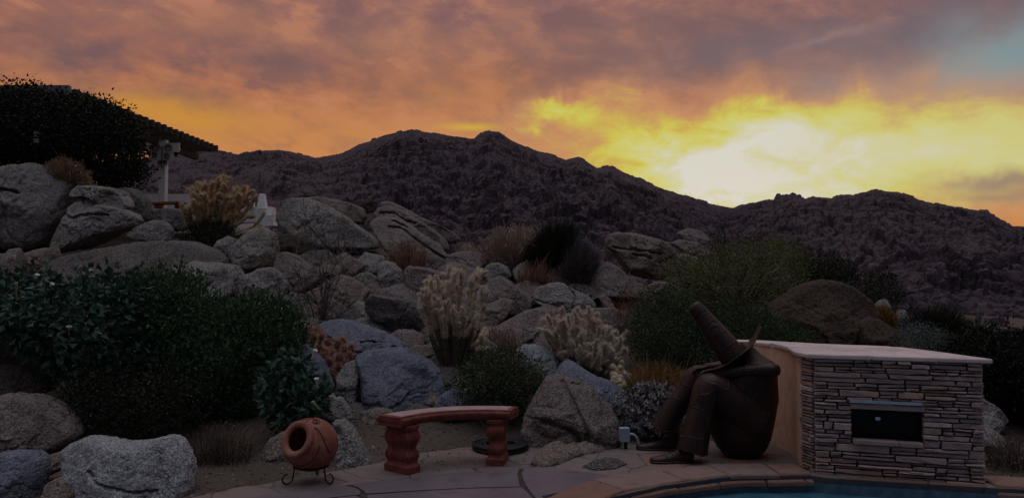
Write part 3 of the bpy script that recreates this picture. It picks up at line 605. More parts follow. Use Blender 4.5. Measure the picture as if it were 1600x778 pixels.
bd('big blue grey boulder behind the bench', [(552,560),(570,551),(610,545),(632,547),(662,563),(686,580),(696,608),(682,622),(660,634),(620,640),(584,640),(573,620),(568,590),(558,572)], 'blue', d=8.35, lean=.55, tr=.9)
bd('low blue grey stone at the right foot of the big blue boulder', [(674,640),(690,616),(706,609),(722,611),(746,624),(750,644),(700,650)], 'blue', d=8.05)
bd('narrow upright rock between the red spiny cactus and big blue boulder', [(526,590),(537,569),(550,565),(562,572),(562,592),(560,615),(559,634),(540,636),(526,615)], 'grey', d=8.4, tr=1.1)
bd('dark blue boulder behind the white trumpet flowers', [(448,548),(454,534),(468,535),(488,548),(502,564),(514,586),(523,602),(521,616),(506,622),(466,620),(450,600)], 'blue', d=8.5, cracks=[[(458,572),(480,584),(500,574)]], cdp=.3, lean=.4)
bd('small grey stone beside the trumpet flowers', [(498,630),(506,619),(520,616),(534,624),(546,638),(553,652),(520,656),(498,648)], 'grey', d=7.85)
bd('hollowed dark stone right behind the clay pot', [(514,690),(518,662),(532,659),(547,669),(567,696),(580,718),(582,730),(540,734),(518,732)], 'grey', d=6.75, cracks=[[(526,676),(536,690),(540,712)]], cw=6, cdp=.5)
bd('low stone left behind the clay pot', [(408,712),(418,688),(436,677),(452,674),(466,684),(470,732),(432,736),(412,728)], 'tan', d=6.9)
# middle
bd('small grey boulder below the dry tan bush', [(750,424),(766,411),(780,410),(793,416),(799,432),(786,442),(762,440)], 'grey', d=12.0)
bd('slumped grey boulder behind the tall spiny cactus, right side', [(752,456),(762,436),(780,430),(796,438),(818,456),(830,469),(832,480),(812,490),(790,488),(758,482)], 'rose', d=10.9, lean=.5)
bd('tan leaning stone at the foot of the slumped boulder', [(736,492),(758,478),(788,464),(801,470),(802,484),(784,502),(760,512),(740,506)], 'tan', d=10.4, lean=.6)
bd('smooth flat slab between the two pale spiny cacti', [(766,514),(800,497),(822,486),(842,482),(866,484),(862,496),(846,514),(822,532),(788,534),(768,526)], 'rose', d=9.9, lean=1.1, box=.6)
bd('grooved oval boulder above the clumping cactus', [(831,462),(840,448),(860,442),(882,442),(896,452),(918,462),(930,473),(929,492),(908,496),(880,488),(856,480),(834,473)], 'grey', d=10.8, cracks=[[(838,468),(866,478),(884,482)],[(890,452),(896,464),(890,480)]], cdp=.25, lean=.4)
bd('purple grey sloping rock left below the rocking boulder', [(904,446),(926,421),(952,408),(970,418),(982,432),(999,444),(1003,452),(996,464),(972,462),(948,462),(918,466)], 'rose', d=11.6, lean=.6)
bd('thin overhanging rock arm above the rusty twigs', [(936,464),(944,459),(955,469),(963,486),(959,497),(950,492),(941,478)], 'rose', d=10.9)
bd('large rocking boulder with a level crack on the right skyline', [(944,376),(948,364),(966,361),(990,363),(1012,370),(1037,376),(1049,384),(1059,402),(1061,416),(1046,428),(1034,434),(1000,431),(976,422),(965,406),(959,394),(948,389)], 'tan', d=12.9, tr=1.0, lean=.1, cracks=[[(958,388),(984,391),(1004,394),(1028,397)],[(1026,411),(1036,406),(1047,401)],[(985,398),(1010,404)]], cdp=.3)
bd('pale boulder right of the rocking boulder', [(1054,404),(1070,396),(1088,401),(1102,411),(1112,432),(1090,448),(1062,438)], 'tan', d=13.2)
bd('thin ledge stone above the pale boulder', [(1048,380),(1062,374),(1090,378),(1112,393),(1100,402),(1070,396)], 'rose', d=15.0, lean=.7)
bd('tilted stone high above the rocking boulder', [(1056,364),(1076,356),(1098,361),(1110,376),(1094,384),(1068,376)], 'rose', d=16.5, lean=.7)
bd('pale block half hidden in the olive shrub', [(1200,426),(1206,416),(1216,411),(1229,417),(1236,436),(1234,456),(1206,458)], 'tan', d=12.3)
bd('small pale stone under the rocking boulder', [(1010,446),(1026,440),(1046,441),(1068,453),(1066,464),(1040,464),(1014,456)], 'tan', d=11.3)
bd('pale sliver of rock under the olive shrub', [(1110,452),(1130,446),(1160,448),(1200,446),(1206,458),(1170,470),(1124,468)], 'tan', d=11.6)
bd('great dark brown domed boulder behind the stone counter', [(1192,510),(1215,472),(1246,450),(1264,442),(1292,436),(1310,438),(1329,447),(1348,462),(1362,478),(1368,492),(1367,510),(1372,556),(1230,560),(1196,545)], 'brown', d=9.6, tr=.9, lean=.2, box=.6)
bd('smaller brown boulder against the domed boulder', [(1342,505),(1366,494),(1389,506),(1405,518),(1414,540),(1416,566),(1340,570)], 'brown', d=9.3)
bd('small bluish stone beside the orange tuft', [(1400,500),(1408,483),(1417,485),(1420,498),(1412,512),(1400,514)], 'grey', d=11.0)
bd('tiny pale stone behind the orange tuft', [(1368,478),(1374,470),(1385,467),(1392,480),(1380,490),(1370,488)], 'grey', d=11.8)
bd('pale rounded rock behind the yucca at right edge', [(1552,520),(1562,511),(1577,513),(1594,518),(1606,528),(1620,545),(1568,548)], 'tan', d=10.4)
bd('pale flat stone below the yucca', [(1500,534),(1508,528),(1526,528),(1534,534),(1528,542),(1504,542)], 'tan', d=10.0)
bd('uppermost of three rounded rocks right of the stone counter', [(1520,632),(1530,620),(1547,628),(1562,641),(1572,656),(1550,664),(1524,660)], 'grey', d=7.7)
bd('middle of three rounded rocks right of the stone counter', [(1522,660),(1544,650),(1561,654),(1568,665),(1552,676),(1524,674)], 'grey', d=7.4)
bd('lowest of three rounded rocks right of the stone counter', [(1522,680),(1536,668),(1552,670),(1566,682),(1568,694),(1546,698),(1524,694)], 'grey', d=7.2)
# by the bench
bd('massive pitted boulder right of the bench', [(812,674),(820,648),(830,630),(846,606),(853,593),(870,590),(899,592),(921,606),(941,622),(955,638),(963,655),(970,684),(960,690),(936,694),(908,698),(850,704),(830,702),(816,688)], 'rose', d=7.35, lean=.45, tr=.9, cracks=[[(880,598),(896,630),(910,660),(916,690)],[(848,652),(870,658),(895,668),(906,690)],[(896,600),(912,604)]], cdp=.3, cw=3)
bd('blue grey slab behind the massive pitted boulder', [(862,592),(880,570),(892,566),(907,574),(931,589),(951,594),(970,604),(974,620),(956,636),(920,630),(880,612)], 'blue', d=8.2, lean=.7)
bd('speckled pale boulder left of the clumping cactus', [(800,552),(818,539),(837,538),(855,546),(868,558),(872,574),(862,586),(838,588),(808,574)], 'pale', d=8.9, lean=.5)
bd('small tan stone at the foot of the tall spiny cactus', [(734,546),(746,535),(762,531),(775,538),(780,552),(762,562),(740,558)], 'tan', d=9.2)
def mound(label, pts, h, m):
    o_ = np.array([G(*p)[:2] for p in spline(pts + pts[:1], 72)[:-1]]); c = o_.mean(0); ts = np.linspace(1, 0.02, 22); rings = []
    for t in ts:
        q = c + (o_ - c) * t; p3 = np.concatenate([q, q[:, :1] * 0], 1); z = h * (1 - t ** 3) ** .8 * (1 + .5 * fbm(p3 * 5, 3, 12)) + .012 * fbm(p3 * 16, 3, 13) - .015 * (t > .99); rings.append(np.stack([q[:, 0], q[:, 1], z], 1))
    base = np.array((c[0], c[1], 0)); mb = MB().loft([r - base for r in rings]); ob = mb.out('boulder', GM[m], None, smooth=True); ob.location = tuple(base); tag(ob, label, 'boulder', BG)
mound('low grey rock lying flush in the paving before the massive boulder', [(828,725),(836,713),(862,706),(900,700),(926,697),(957,698),(936,706),(902,714),(872,726),(846,730)], .085, 'tan')

def fillers():
    zone = [(300,400),(440,370),(520,400),(640,420),(760,405),(890,430),(950,450),(955,500),(940,560),(880,590),(760,600),(700,640),(560,660),(500,600),(480,500),(380,470),(300,440)]
    pts = sample_poly(zone, 900); done = []
    for x, y in pts:
        r = RNG.uniform(18, 34)
        if any(inpoly(np.array([x]), np.array([y]), q)[0] or segdist(np.array([x]), np.array([y]), q, True)[0] < 1 for q in BPOLY[:NB]): continue
        if any(math.hypot(x - a, (y - b) * 1.4) < r + c - 20 for a, b, c in done): continue
        done.append((x, y, r)); a = np.arange(9) / 9 * 2 * PI + RNG.uniform(0, 1); rr = r * RNG.uniform(.75, 1.2, 9)
        boulder('half buried stone filling a gap between the larger boulders of the slope', [(x + q * math.cos(t) * 1.25, y + q * math.sin(t) * .72) for q, t in zip(rr, a)], ['grey', 'rose', 'tan', 'dark'][RNG.integers(4)], d=Dpy(y + r * .6) + .20, lean=.8, group='half buried stones between the boulders')
        if len(done) >= 60: break
NB = len(BPOLY); fillers()

# ---------------------------------------------------------------- patio and pool
def filled(name, outer, hole, z, m, th=0.0):
    bm = bmesh.new()
    def ring(p):
        vs = [bm.verts.new((x, y, z)) for x, y in p]
        for i in range(len(vs)): bm.edges.new((vs[i], vs[(i + 1) % len(vs)]))
    ring(outer)
    if hole: ring(hole)
    bmesh.ops.triangle_fill(bm, use_beauty=True, edges=bm.edges[:], normal=(0, 0, 1))
    if th:
        e = bmesh.ops.extrude_face_region(bm, geom=bm.faces[:]); bmesh.ops.translate(bm, vec=(0, 0, -th), verts=[v for v in e['geom'] if isinstance(v, bmesh.types.BMVert)])
    bmesh.ops.recalc_face_normals(bm, faces=bm.faces[:])
    return MB().bm(bm).out(name, m)
edge = [G(*p)[:2] for p in [(250,795),(300,778),(340,768),(370,762),(400,757),(450,748),(490,741),(520,736),(560,729),(600,721),(640,711),(680,704),(720,699),(760,697),(800,698),(860,693),(930,690),(985,686),(1050,684),(1110,682),(1170,684)]]
edge = [tuple(p) for p in np.concatenate([spline(edge, 60)])]
wob = lambda p: (p[0] + RNG.uniform(-.02, .02), p[1] + RNG.uniform(-.025, .025))
outer = [(-9, -8), (-9, 1.5), (-4.6, 4.2)] + [wob(p) for p in edge] + [(2.3, 7.7), (2.9, 7.2), (3.5, 6.6), (3.75, 6.05), (4.6, 5.95), (5.6, 5.6), (6.8, 5.0), (9, 3), (9, -8)]
tag(filled('patio', outer, pool, .0, FLAG, .05), 'tan flagstone patio around the pool', kind='structure')
seam = [(150,815),(330,789),(440,772),(540,759),(590,753),(640,748),(710,740.5),(780,735.5),(815,733)]
seam2 = [(819,732.6),(850,731.5),(880,735),(930,741),(972,747),(940,754.5),(904,764.5),(846,777)]
gj = [(815,733),(811,742),(815,756),(824,770),(838,786),(860,805)]
def gl(pts, n=None): return [tuple(G(*p)[:2]) for p in (spline(pts, n) if n else pts)]
sh = lambda pts, dx: [(x + dx, y) for x, y in pts]
lowj = [(400,800),(470,786),(560,774.5),(660,768),(740,764),(800,762.5)]
cj = [(540,759.5),(556,763),(566,770),(572,780),(580,800)]
A_ = gl(seam, 30); slabs = []
slabs.append(gl([(150,815),(330,789),(440,772),(536,760)], 14) + gl([(554.5,763.5),(563,769)]) + gl([(563,774),(470,785),(400,799),(300,840)], 8))
slabs.append(gl([(543,759),(590,753),(640,748),(710,740.5),(780,735.5),(812,733)], 20) + gl([(808,742),(811,756),(812,761.5)]) + gl([(800,762),(740,763.5),(660,767.5),(572,773)], 8) + gl([(568,768),(558,762)]))
slabs.append(gl([(572,775),(660,769),(740,765),(800,763.5),(814,763)], 10) + gl([(823,770),(837,786),(859,805)]) + gl([(800,900),(640,900),(584,802),(578,786)]))
slabs.append(gl([(400,801),(470,787),(556,776)], 6) + gl([(566,782),(576,802),(600,900)]) + [(-1.6, 3.6)] + gl([(280,850)]))
slabs.append(gl(seam2) + gl([(860,790),(870,800),(843,786),(829,770),(820,756),(815,742)]))
sb = MB()
for p in slabs:
    bm = bmesh.new(); f = bm.faces.new([bm.verts.new((x, y, .012)) for x, y in p]); bm.normal_update()
    if f.normal.z < 0: f.normal_flip()
    e = bmesh.ops.extrude_face_region(bm, geom=[f]); bmesh.ops.translate(bm, vec=(0, 0, -.011), verts=[v for v in e['geom'] if isinstance(v, bmesh.types.BMVert)])
    bmesh.ops.recalc_face_normals(bm, faces=bm.faces[:]); bmesh.ops.triangulate(bm, faces=[f for f in bm.faces if len(f.verts) > 4]); sb.bm(bm)
tag(sb.out('patio_concrete', CONC), 'purple stained concrete band with grooves', kind='structure')
grout = gl([(150,813),(330,788),(440,771),(540,758),(640,747.5),(780,735),(850,731),(930,740.5),(976,747)], 30) + gl([(846,779),(872,802),(900,880)]) + [(-2, 3.2)]
tag(filled('patio_grout', grout, None, .003, MORTAR), kind='structure')
def coping(path, name, label):
    p = spline(path, 160); s = np.concatenate([[0], np.cumsum(np.hypot(*np.diff(p, axis=0).T))]); L = s[-1]
    at = lambda d: np.array([np.interp(d, s, p[:, 0]), np.interp(d, s, p[:, 1])])
    def nrm(d): t = at(min(d + .03, L)) - at(max(d - .03, 0)); t /= np.linalg.norm(t); return np.array([-t[1], t[0]])
    mb = MB()
    for lay, (i0, i1, z0, z1) in enumerate([(.0, .36, -.028, .016), (-.045, .2, -.082, -.034)]):
        d = -RNG.uniform(0, .3)
        while d < L:
            l = RNG.uniform(.32, .62); a, b = max(d + .006, 0), min(d + l - .006, L); d += l
            if b - a < .05: continue
            w1 = i1 + RNG.uniform(-.05, .05); j = RNG.uniform(-.012, .012, 2); n = 5; top = []
            pr = np.linspace(a, b, n); jj = RNG.uniform(-.008, .008, n)
            inn = [at(x) + nrm(x) * (i0 + jj[k] + j[0]) for k, x in enumerate(pr)]; ou = [at(x) + nrm(x) * w1 for x in pr]
            zz = RNG.uniform(-.004, .004); rings = []
            for zl, sh_ in ((z0, .012), (z0 + .01, .0), (z1 - .012, .0), (z1, .012)):
                cc = np.mean(inn + ou, 0); rr = []
                for q_ in inn + ou[::-1]: v = q_ - cc; v = v * (1 - sh_ / (np.linalg.norm(v) + 1e-6)); rr.append((cc[0] + v[0], cc[1] + v[1], zl + zz))
                rings.append(rr)
            mb.loft(rings)
    return tag(mb.out(name, COPE), label, kind='structure')
coping([pool[k] for k in (1, 2, 3, 4, 5, 6, 7, 8, 9, 10)], 'pool_coping', 'orange flagstone coping on the pool edge')
coping([(3.74, 5.93), (4.15, 5.84), (4.9, 5.6), (5.8, 5.0), (6.0, 3.6)], 'pool_coping', 'orange flagstone coping beyond the stone counter')
tag(filled('pool_water', [(x, y) for x, y in pool], None, -.13, WATER), 'dark blue pool water', kind='structure')
wv = [(x, y, z) for z in (-.5, -.005) for x, y in pool]; n = len(pool)
tag(mesh('pool_wall', wv, np.array([[i, (i + 1) % n, n + (i + 1) % n, n + i] for i in range(n)]), TILE), kind='structure')

# ---------------------------------------------------------------- stone counter with grill niche
A = np.array((2.526, 6.40)); B = np.array((3.705, 6.02)); UL = np.linalg.norm(B - A); U = (B - A) / UL; NV = np.array((U[1], -U[0])); ANG = math.atan2(U[1], U[0])
if NV[1] > 0: NV = -NV
ct = thing('stone_counter', 'stacked sandstone outdoor counter with flagstone top, yellow stucco side and square opening', 'outdoor counter', (3.0, 6.6, 0))
def uv(u, off, z): p = A + U * u - NV * off; return (p[0], p[1], z)
NU0, NU1, NZ0, NZ1 = .287, .811, .302, .544; ZT = .945
back = [(3.606, 6.57), (3.505, 6.94), (2.885, 7.36), (2.48, 7.75), (2.18, 7.85)]
left = [(2.18, 7.62), (2.42, 7.55), (2.545, 7.36), (2.585, 7.15), (2.56, 6.95), (2.515, 6.75), (2.49, 6.57)]
lf = [tuple(p) for p in spline(left, 26)]
core = [uv(.02, .3, 0)[:2], uv(UL - .03, .3, 0)[:2]] + [(x - .02, y - .02) for x, y in back] + [(x + .012, y) for x, y in lf]
mb = MB(); mb.loft([[(x, y, z) for x, y in core] for z in (-.3, ZT - .002)])
for u0, u1, z0, z1 in ((.03, NU0 - .02, -.3, ZT - .003), (NU1 + .02, UL - .03, -.3, ZT - .003), (NU0 - .02, NU1 + .02, -.3, NZ0 - .03), (NU0 - .02, NU1 + .02, NZ1 + .05, ZT - .003)):
    c = uv((u0 + u1) / 2, .17, (z0 + z1) / 2); mb.box(c, (u1 - u0, .27, z1 - z0), ANG)
mb.out('core', MORTAR, ct)
# stucco: a shell following the curved left side
rings = []
for z in (-.02, .02, ZT - .001): rings.append([(x, y, z) for x, y in lf] + [(x + .009, y, z) for x, y in lf[::-1]])
mb = MB().loft(rings); mb.out('stucco_wall', STUCCO, ct, smooth=False)
def clad(mb, a, b, z0, z1, holes=(), minl=.09, maxl=.42, pm=1.0):
    a = np.asarray(a); b = np.asarray(b); L = np.linalg.norm(b - a); u_ = (b - a) / L; nv = np.array((u_[1], -u_[0]))
    def stone(s0, s1, za, zb):
        pr = pm * (RNG.choice([0, .006, .012, .02, .028]) + RNG.uniform(0, .006)); g = RNG.uniform(.0025, .0055); tl = RNG.uniform(-.004, .004, 2); n = max(3, int((s1 - s0) / .06) + 2); us = np.linspace(s0 + g, s1 - g, n)
        jb = RNG.uniform(-.003, .003, n) + np.linspace(-tl[0], tl[0], n); jt = RNG.uniform(-.003, .003, n) + np.linspace(-tl[1], tl[1], n); sk = RNG.uniform(-.008, .008, 2)
        jb = np.clip(jb, -.0005, .006); jt = np.clip(jt, -.006, .0005); jo = RNG.uniform(-.004, .004, 2 * n)
        def ringo(i, o):
            m = 1.0 if o > 0 else 0.0
            lo = [(x + (i + max(sk[0], 0) if k == 0 else -i - max(sk[1], 0) if k == n - 1 else 0), za + g + i + jb[k], o + jo[k] * m) for k, x in enumerate(us)]
            hi = [(x + (i + max(-sk[0], 0) if k == 0 else -i - max(-sk[1], 0) if k == n - 1 else 0), zb - g - i + jt[k], o + jo[n + k] * m) for k, x in enumerate(us)]
            return lo + hi[::-1]
        mb.loft([[(a[0] + u_[0] * p[0] + nv[0] * p[2], a[1] + u_[1] * p[0] + nv[1] * p[2], p[1]) for p in r] for r in (ringo(0, -.05), ringo(0, pr + .008), ringo(.004, pr + .014))])
    z = z0
    while z < z1 - .015:
        h = min(RNG.uniform(.030, .066), z1 - z)
        if z1 - z - h < .022: h = z1 - z
        u = 0.0
        while u < L - .004:
            l = min(RNG.uniform(minl, maxl), L - u)
            if L - u - l < .06: l = L - u
            subs = [(u, u + l, z, z + h)]
            if h > .044 and RNG.random() < .8:
                zm = z + h * RNG.uniform(.36, .64); subs = []
                for za, zb in ((z, zm), (zm, z + h)):
                    if l > .2 and RNG.random() < .55: um = u + l * RNG.uniform(.3, .7); subs += [(u, um, za, zb), (um, u + l, za, zb)]
                    else: subs.append((u, u + l, za, zb))
            for (h0, h1, g0, g1) in holes:
                subs = [(p, q_, za, zb) for s0, s1, za, zb in subs for p, q_ in (((s0, s1),) if (zb <= g0 + .004 or za >= g1 - .004) else ((s0, min(s1, h0)), (max(s0, h1), s1))) if q_ - p > .014]
            for q_ in subs: stone(*q_)
            u += l
        z += h
    return mb
mb = MB()
LB, LT = NZ0 - .045, NZ1 + .045
clad(mb, A, B, -.16, LB); clad(mb, A, B, LT, ZT)
clad(mb, A, A + U * NU0, LB, LT, minl=.07, maxl=.2); clad(mb, A + U * NU1, B, LB, LT, minl=.08, maxl=.26)
clad(mb, (2.49, 6.57), A + np.array((0, 0)), -.03, ZT, minl=.08, maxl=.2, pm=.4)
clad(mb, B, (3.606, 6.57), -.03, ZT, pm=.4)
clad(mb, (3.606, 6.57), (3.505, 6.94), -.03, ZT); clad(mb, (3.505, 6.94), (2.885, 7.36), .0, ZT); clad(mb, (2.885, 7.36), (2.48, 7.75), .0, ZT)
mb.out('stone_cladding', LEDGE, ct)
mb = MB(); mb.box(uv((NU0 + NU1) / 2, -.012, NZ1 + .022), (NU1 - NU0 + .02, .09, .040), ANG, ch=.006); mb.out('lintel', LEDGE, ct)
mb = MB(); mb.box(uv(NU0 + .175, -.016, NZ0 - .022), (.34, .1, .038), ANG, ch=.006); mb.box(uv(NU1 - .09, -.010, NZ0 - .024), (.175, .09, .036), ANG, ch=.006); mb.out('sill', LEDGE, ct)
mb = MB(); mb.box(uv((NU0 + NU1) / 2, .12, (NZ0 + NZ1) / 2), (NU1 - NU0 + .03, .02, NZ1 - NZ0 + .05), ANG); dr = mb.out('niche_door', BLACK, ct)
mb = MB(); kx = NU0 + (NU1 - NU0) * .40; kp = uv(kx, .105, .455); mb.lathe([(0, .03), (.018, .03), (.024, .022), (.024, .006), (.012, 0), (.012, -.02)], kp, (NV[0], NV[1], 0), 20); mb.out('knob', STEEL, dr, smooth=True)
mb = MB()
for zz in (.603, .617): mb.box(uv(.535, -.062, zz), (.535, .014, .010), ANG, ch=.002)
mb.box(uv(.535, -.056, .61), (.53, .008, .018), ANG)
for uu in (.29, .78): mb.box(uv(uu, -.03, .61), (.012, .05, .012), ANG)
mb.out('steel_bar', STEEL, ct)  # plain metal bar above the opening, no lamp
# flagstone top: slabs cut from the outline
top = [(2.15, 7.66), (2.40, 7.59), (2.53, 7.38), (2.55, 7.15), (2.52, 6.95), (2.475, 6.75), (2.44, 6.57), (2.47, 6.36), (3.09, 6.165), (3.75, 5.955), (3.68, 6.58), (3.57, 7.0), (2.93, 7.43), (2.52, 7.83), (2.15, 7.93)]
def cuttop():
    bm = bmesh.new(); f = bm.faces.new([bm.verts.new((x, y, 0)) for x, y in top]); bm.normal_update()
    cuts = [((2.93, 6.2), (1, .12, 0)), ((3.40, 6.1), (1, -.1, 0)), ((2.5, 6.98), (.15, 1, 0)), ((3.0, 6.62), (-.1, 1, 0)), ((2.5, 7.42), (.3, 1, 0))]
    parts = [bm]
    for co, no in cuts:
        nx_ = []
        for b in parts:
            for sgn in (1, -1):
                c = b.copy(); n = Vector(no).normalized() * sgn; r = bmesh.ops.bisect_plane(c, geom=c.verts[:] + c.edges[:] + c.faces[:], plane_co=Vector((*co, 0)) + n * .005, plane_no=n, clear_inner=True)
                if len(c.faces): nx_.append(c)
                else: c.free()
            b.free()
        parts = nx_
    mb = MB(); loops = []
    for b in parts:
        loops += [[v.co.copy() for v in f.verts] for f in b.faces if f.calc_area() > .004]; b.free()
    for lp in loops:
        z0 = ZT; z1 = ZT + .038 + RNG.uniform(-.003, .003); pts = []
        for i in range(len(lp)):
            p, q = lp[i], lp[(i + 1) % len(lp)]; m = max(1, int((q - p).length / .07))
            for k in range(m): r = p.lerp(q, k / m); pts.append((r.x + RNG.uniform(-.003, .003), r.y + RNG.uniform(-.003, .003)))
        c = np.mean(pts, 0); rg = []
        for zl, s in ((z0, .008), (z0 + .008, 0), (z1 - .008, 0), (z1, .009)):
            rg.append([(c[0] + (x - c[0]) * (1 - s / max(.03, math.hypot(x - c[0], y - c[1]))), c[1] + (y - c[1]) * (1 - s / max(.03, math.hypot(x - c[0], y - c[1]))), zl) for x, y in pts])
        mb.loft(rg)
    return mb
cuttop().out('counter_top', TOPST, ct)

# ---------------------------------------------------------------- curved bench
BC = np.array((-.254, 5.876)); RI, RO = .754, 1.02; A0, A1 = R_(72), R_(149); ZS = .47
bn = thing('curved_bench', 'curved reddish cast stone garden bench with pink seat on two pedestals', 'bench', (-.6, 6.55, 0))
def arcpt(r, a, z): return (BC[0] + r * math.cos(a), BC[1] + r * math.sin(a), z)
prof = [(0.028, -.082), (.012, -.074), (.004, -.058), (0, -.04), (.006, -.022), (.016, -.012), (.020, -.008), (.020, 0)]
sec = [(RI + a, ZS + b) for a, b in prof] + [(RO - a, ZS + b) for a, b in prof[::-1]]
an = np.linspace(A0, A1, 48); mb = MB(); mb.loft([[arcpt(r, a, z) for r, z in sec] for a in an])
for r, nn in ((RI + .001, 62), (RO - .001, 80)):
    for k in range(nn):
        a = A0 + (A1 - A0) * (k + .5) / nn; c = arcpt(r, a, ZS - .042)
        t = np.linspace(-1.2, 1.2, 6); mb.tube([[arcpt(r, a + .010 * math.sin(q) , ZS - .042 + .022 * math.cos(q * 1.3) - .006) for q in t]], .0045, 5)
for a in (A0, A1):
    for k in range(9):
        r = RI + .03 + (RO - RI - .06) * (k + .5) / 9; mb.tube([[arcpt(r + .010 * math.sin(q), a, ZS - .042 + .022 * math.cos(q * 1.3) - .006) for q in np.linspace(-1.2, 1.2, 6)]], .005, 5)
mb.out('seat', BENCHR, bn)
mb = MB(); ai = np.linspace(A0 + .045, A1 - .045, 48); mb.loft([[arcpt(RI + .045, a, ZS + .001), arcpt(RO - .045, a, ZS + .001), arcpt(RO - .05, a, ZS + .005), arcpt(RI + .05, a, ZS + .005)] for a in ai]); mb.out('seat_panel', BENCHT, bn)
def pedestal(a):
    lv = [(0, 1.0, 1.0), (.055, 1.0, 1.0), (.062, .95, .95), (.07, .90, .88), (.085, .86, .80), (.10, .88, .80), (.12, .93, .90), (.145, .95, .95), (.165, .90, .88), (.185, .82, .74), (.205, .80, .70), (.225, .84, .78), (.255, .93, .95), (.285, .97, 1.0), (.31, .95, .97), (.335, .88, .86), (.352, .86, .82), (.36, .94, .93), (.375, .95, .94), (.389, .95, .94)]
    lr, lt = .30, .155; rc = (RI + RO) / 2 - .012; c, s = math.cos(a), math.sin(a); rings = []
    for z, k1, k2 in lv:
        x, y = lr / 2 * k1, lt / 2 * k2; ch = .012; fl = .004 if .09 < z < .35 else 0; r = []
        corner = [(-x + ch, -y), (x - ch, -y), (x, -y + ch), (x, y - ch), (x - ch, y), (-x + ch, y), (-x, y - ch), (-x, -y + ch)]
        for i in range(8):
            p, q = np.array(corner[i]), np.array(corner[(i + 1) % 8]); m = 12 if i % 2 == 0 else 1
            for k in range(m):
                w = p + (q - p) * k / m; nn = np.array([(q - p)[1], -(q - p)[0]]); nn /= np.linalg.norm(nn)
                w = w + nn * fl * math.cos(k * 2 * PI / 3) if m > 1 else w
                r.append((BC[0] + (rc + w[0]) * c - w[1] * s, BC[1] + (rc + w[0]) * s + w[1] * c, z))
        rings.append(r)
    return MB().loft(rings)
for a in (A0 + .17, A1 - .16): pedestal(a).out('leg', BENCHR, bn)

# ---------------------------------------------------------------- clay pot on iron stand
PC = P(487, 694, 6.1); PR = .208
pot = thing('clay_pot', 'round terracotta pot tipped on its side with scroll relief and dark mouth', 'pot', (PC[0], PC[1], PC[2] - PR))
ax = Vector((-.42, -.82, .40)).normalized()
pr = [(0, -PR)] + [(PR * math.sin(t), -PR * math.cos(t)) for t in np.linspace(.12, 2.32, 26)]
pr += [(.138, .155), (.143, .162), (.146, .174), (.145, .187), (.138, .195), (.124, .198), (.102, .194), (.092, .182), (.090, .165), (.12, .14), (.15, .08), (.165, 0), (.13, -.10), (.0, -.15)]
mb = MB().lathe(pr, PC, ax, 56); q = Vector((0, 0, 1)).rotation_difference(ax)
mb.out('body', CLAY, pot, smooth=True)
def onpot(th, ph, lift=.002):           # th from the mouth axis, ph around
    v = q @ Vector((math.sin(th) * math.cos(ph), math.sin(th) * math.sin(ph), math.cos(th))); p = Vector(PC) + v * (PR + lift); return tuple(p)
upv = q.inverted() @ Vector((0, 0, 1)); ph0 = math.atan2(upv.y, upv.x)
sgn = 1 if (Vector(onpot(1.0, ph0 + .3)) - Vector(PC)).x > 0 else -1
mb = MB()
mb.tube([[onpot(t, ph0 + sgn * .05) for t in np.linspace(.72, 1.5, 10)]], .0042, 6)
for k, (th0, dph, r0) in enumerate(((.95, .42, .20), (.92, -.34, .17))):
    pts = []
    for u in np.linspace(0, 1, 26):
        a = u * 3.6 * PI * .9; r = r0 * (1 - u * .82); pts.append(onpot(th0 + r * math.sin(a) * .9 + .06, ph0 + sgn * (dph - (1 if dph > 0 else -1) * r * math.cos(a) * 1.1)))
    mb.tube([pts], .0055, 6)
mb.tube([[onpot(.82 + .75 * u, ph0 + sgn * (.75 + 1.0 * u + .25 * math.sin(u * 3))) for u in np.linspace(0, 1, 18)]], .0055, 6)
mb.tube([[onpot(1.0 + .10 * math.sin(u * PI), ph0 + sgn * (1.6 + 2.2 * u)) for u in np.linspace(0, 1, 24)]], .005, 6)
mb.out('scroll_relief', flat('dark_clay', (.11, .035, .022), .7, .2, 20, .2), pot, smooth=True)
st = thing('pot_stand', 'black wrought iron stand with curled feet carrying the clay pot', 'stand', (PC[0], PC[1], 0))
mb = MB(); zr = PC[2] - PR * .80; rr = PR * .66; mb.tube([[(PC[0] + rr * math.cos(a), PC[1] + rr * math.sin(a), zr) for a in np.linspace(0, 2 * PI, 40)]], .007, 6, ref=(0, 0, 1)); mb.out('ring', IRON, st, smooth=True)
for a in (R_(215), R_(330), R_(90)):
    c, s = math.cos(a), math.sin(a); pts = []
    z1 = zr
    for u in np.linspace(0, 1, 30):     # leg drops, sweeps out and curls back up
        if u < .35: k = u / .35; pts.append((rr - .0 + .012 * k, z1 - (z1 - .052) * k))
        else:
            k = (u - .35) / .65; t = PI + k * 1.55 * PI; rad = .046 * (1 - .30 * k); cx_ = rr + .012 + .046; pts.append((cx_ + rad * math.cos(t), .052 + rad * math.sin(t) * 1.0))
    mb = MB(); mb.tube([[(PC[0] + r * c, PC[1] + r * s, max(z, .007)) for r, z in pts]], .0065, 6, ref=(-s, c, 0)); mb.out('leg', IRON, st, smooth=True)

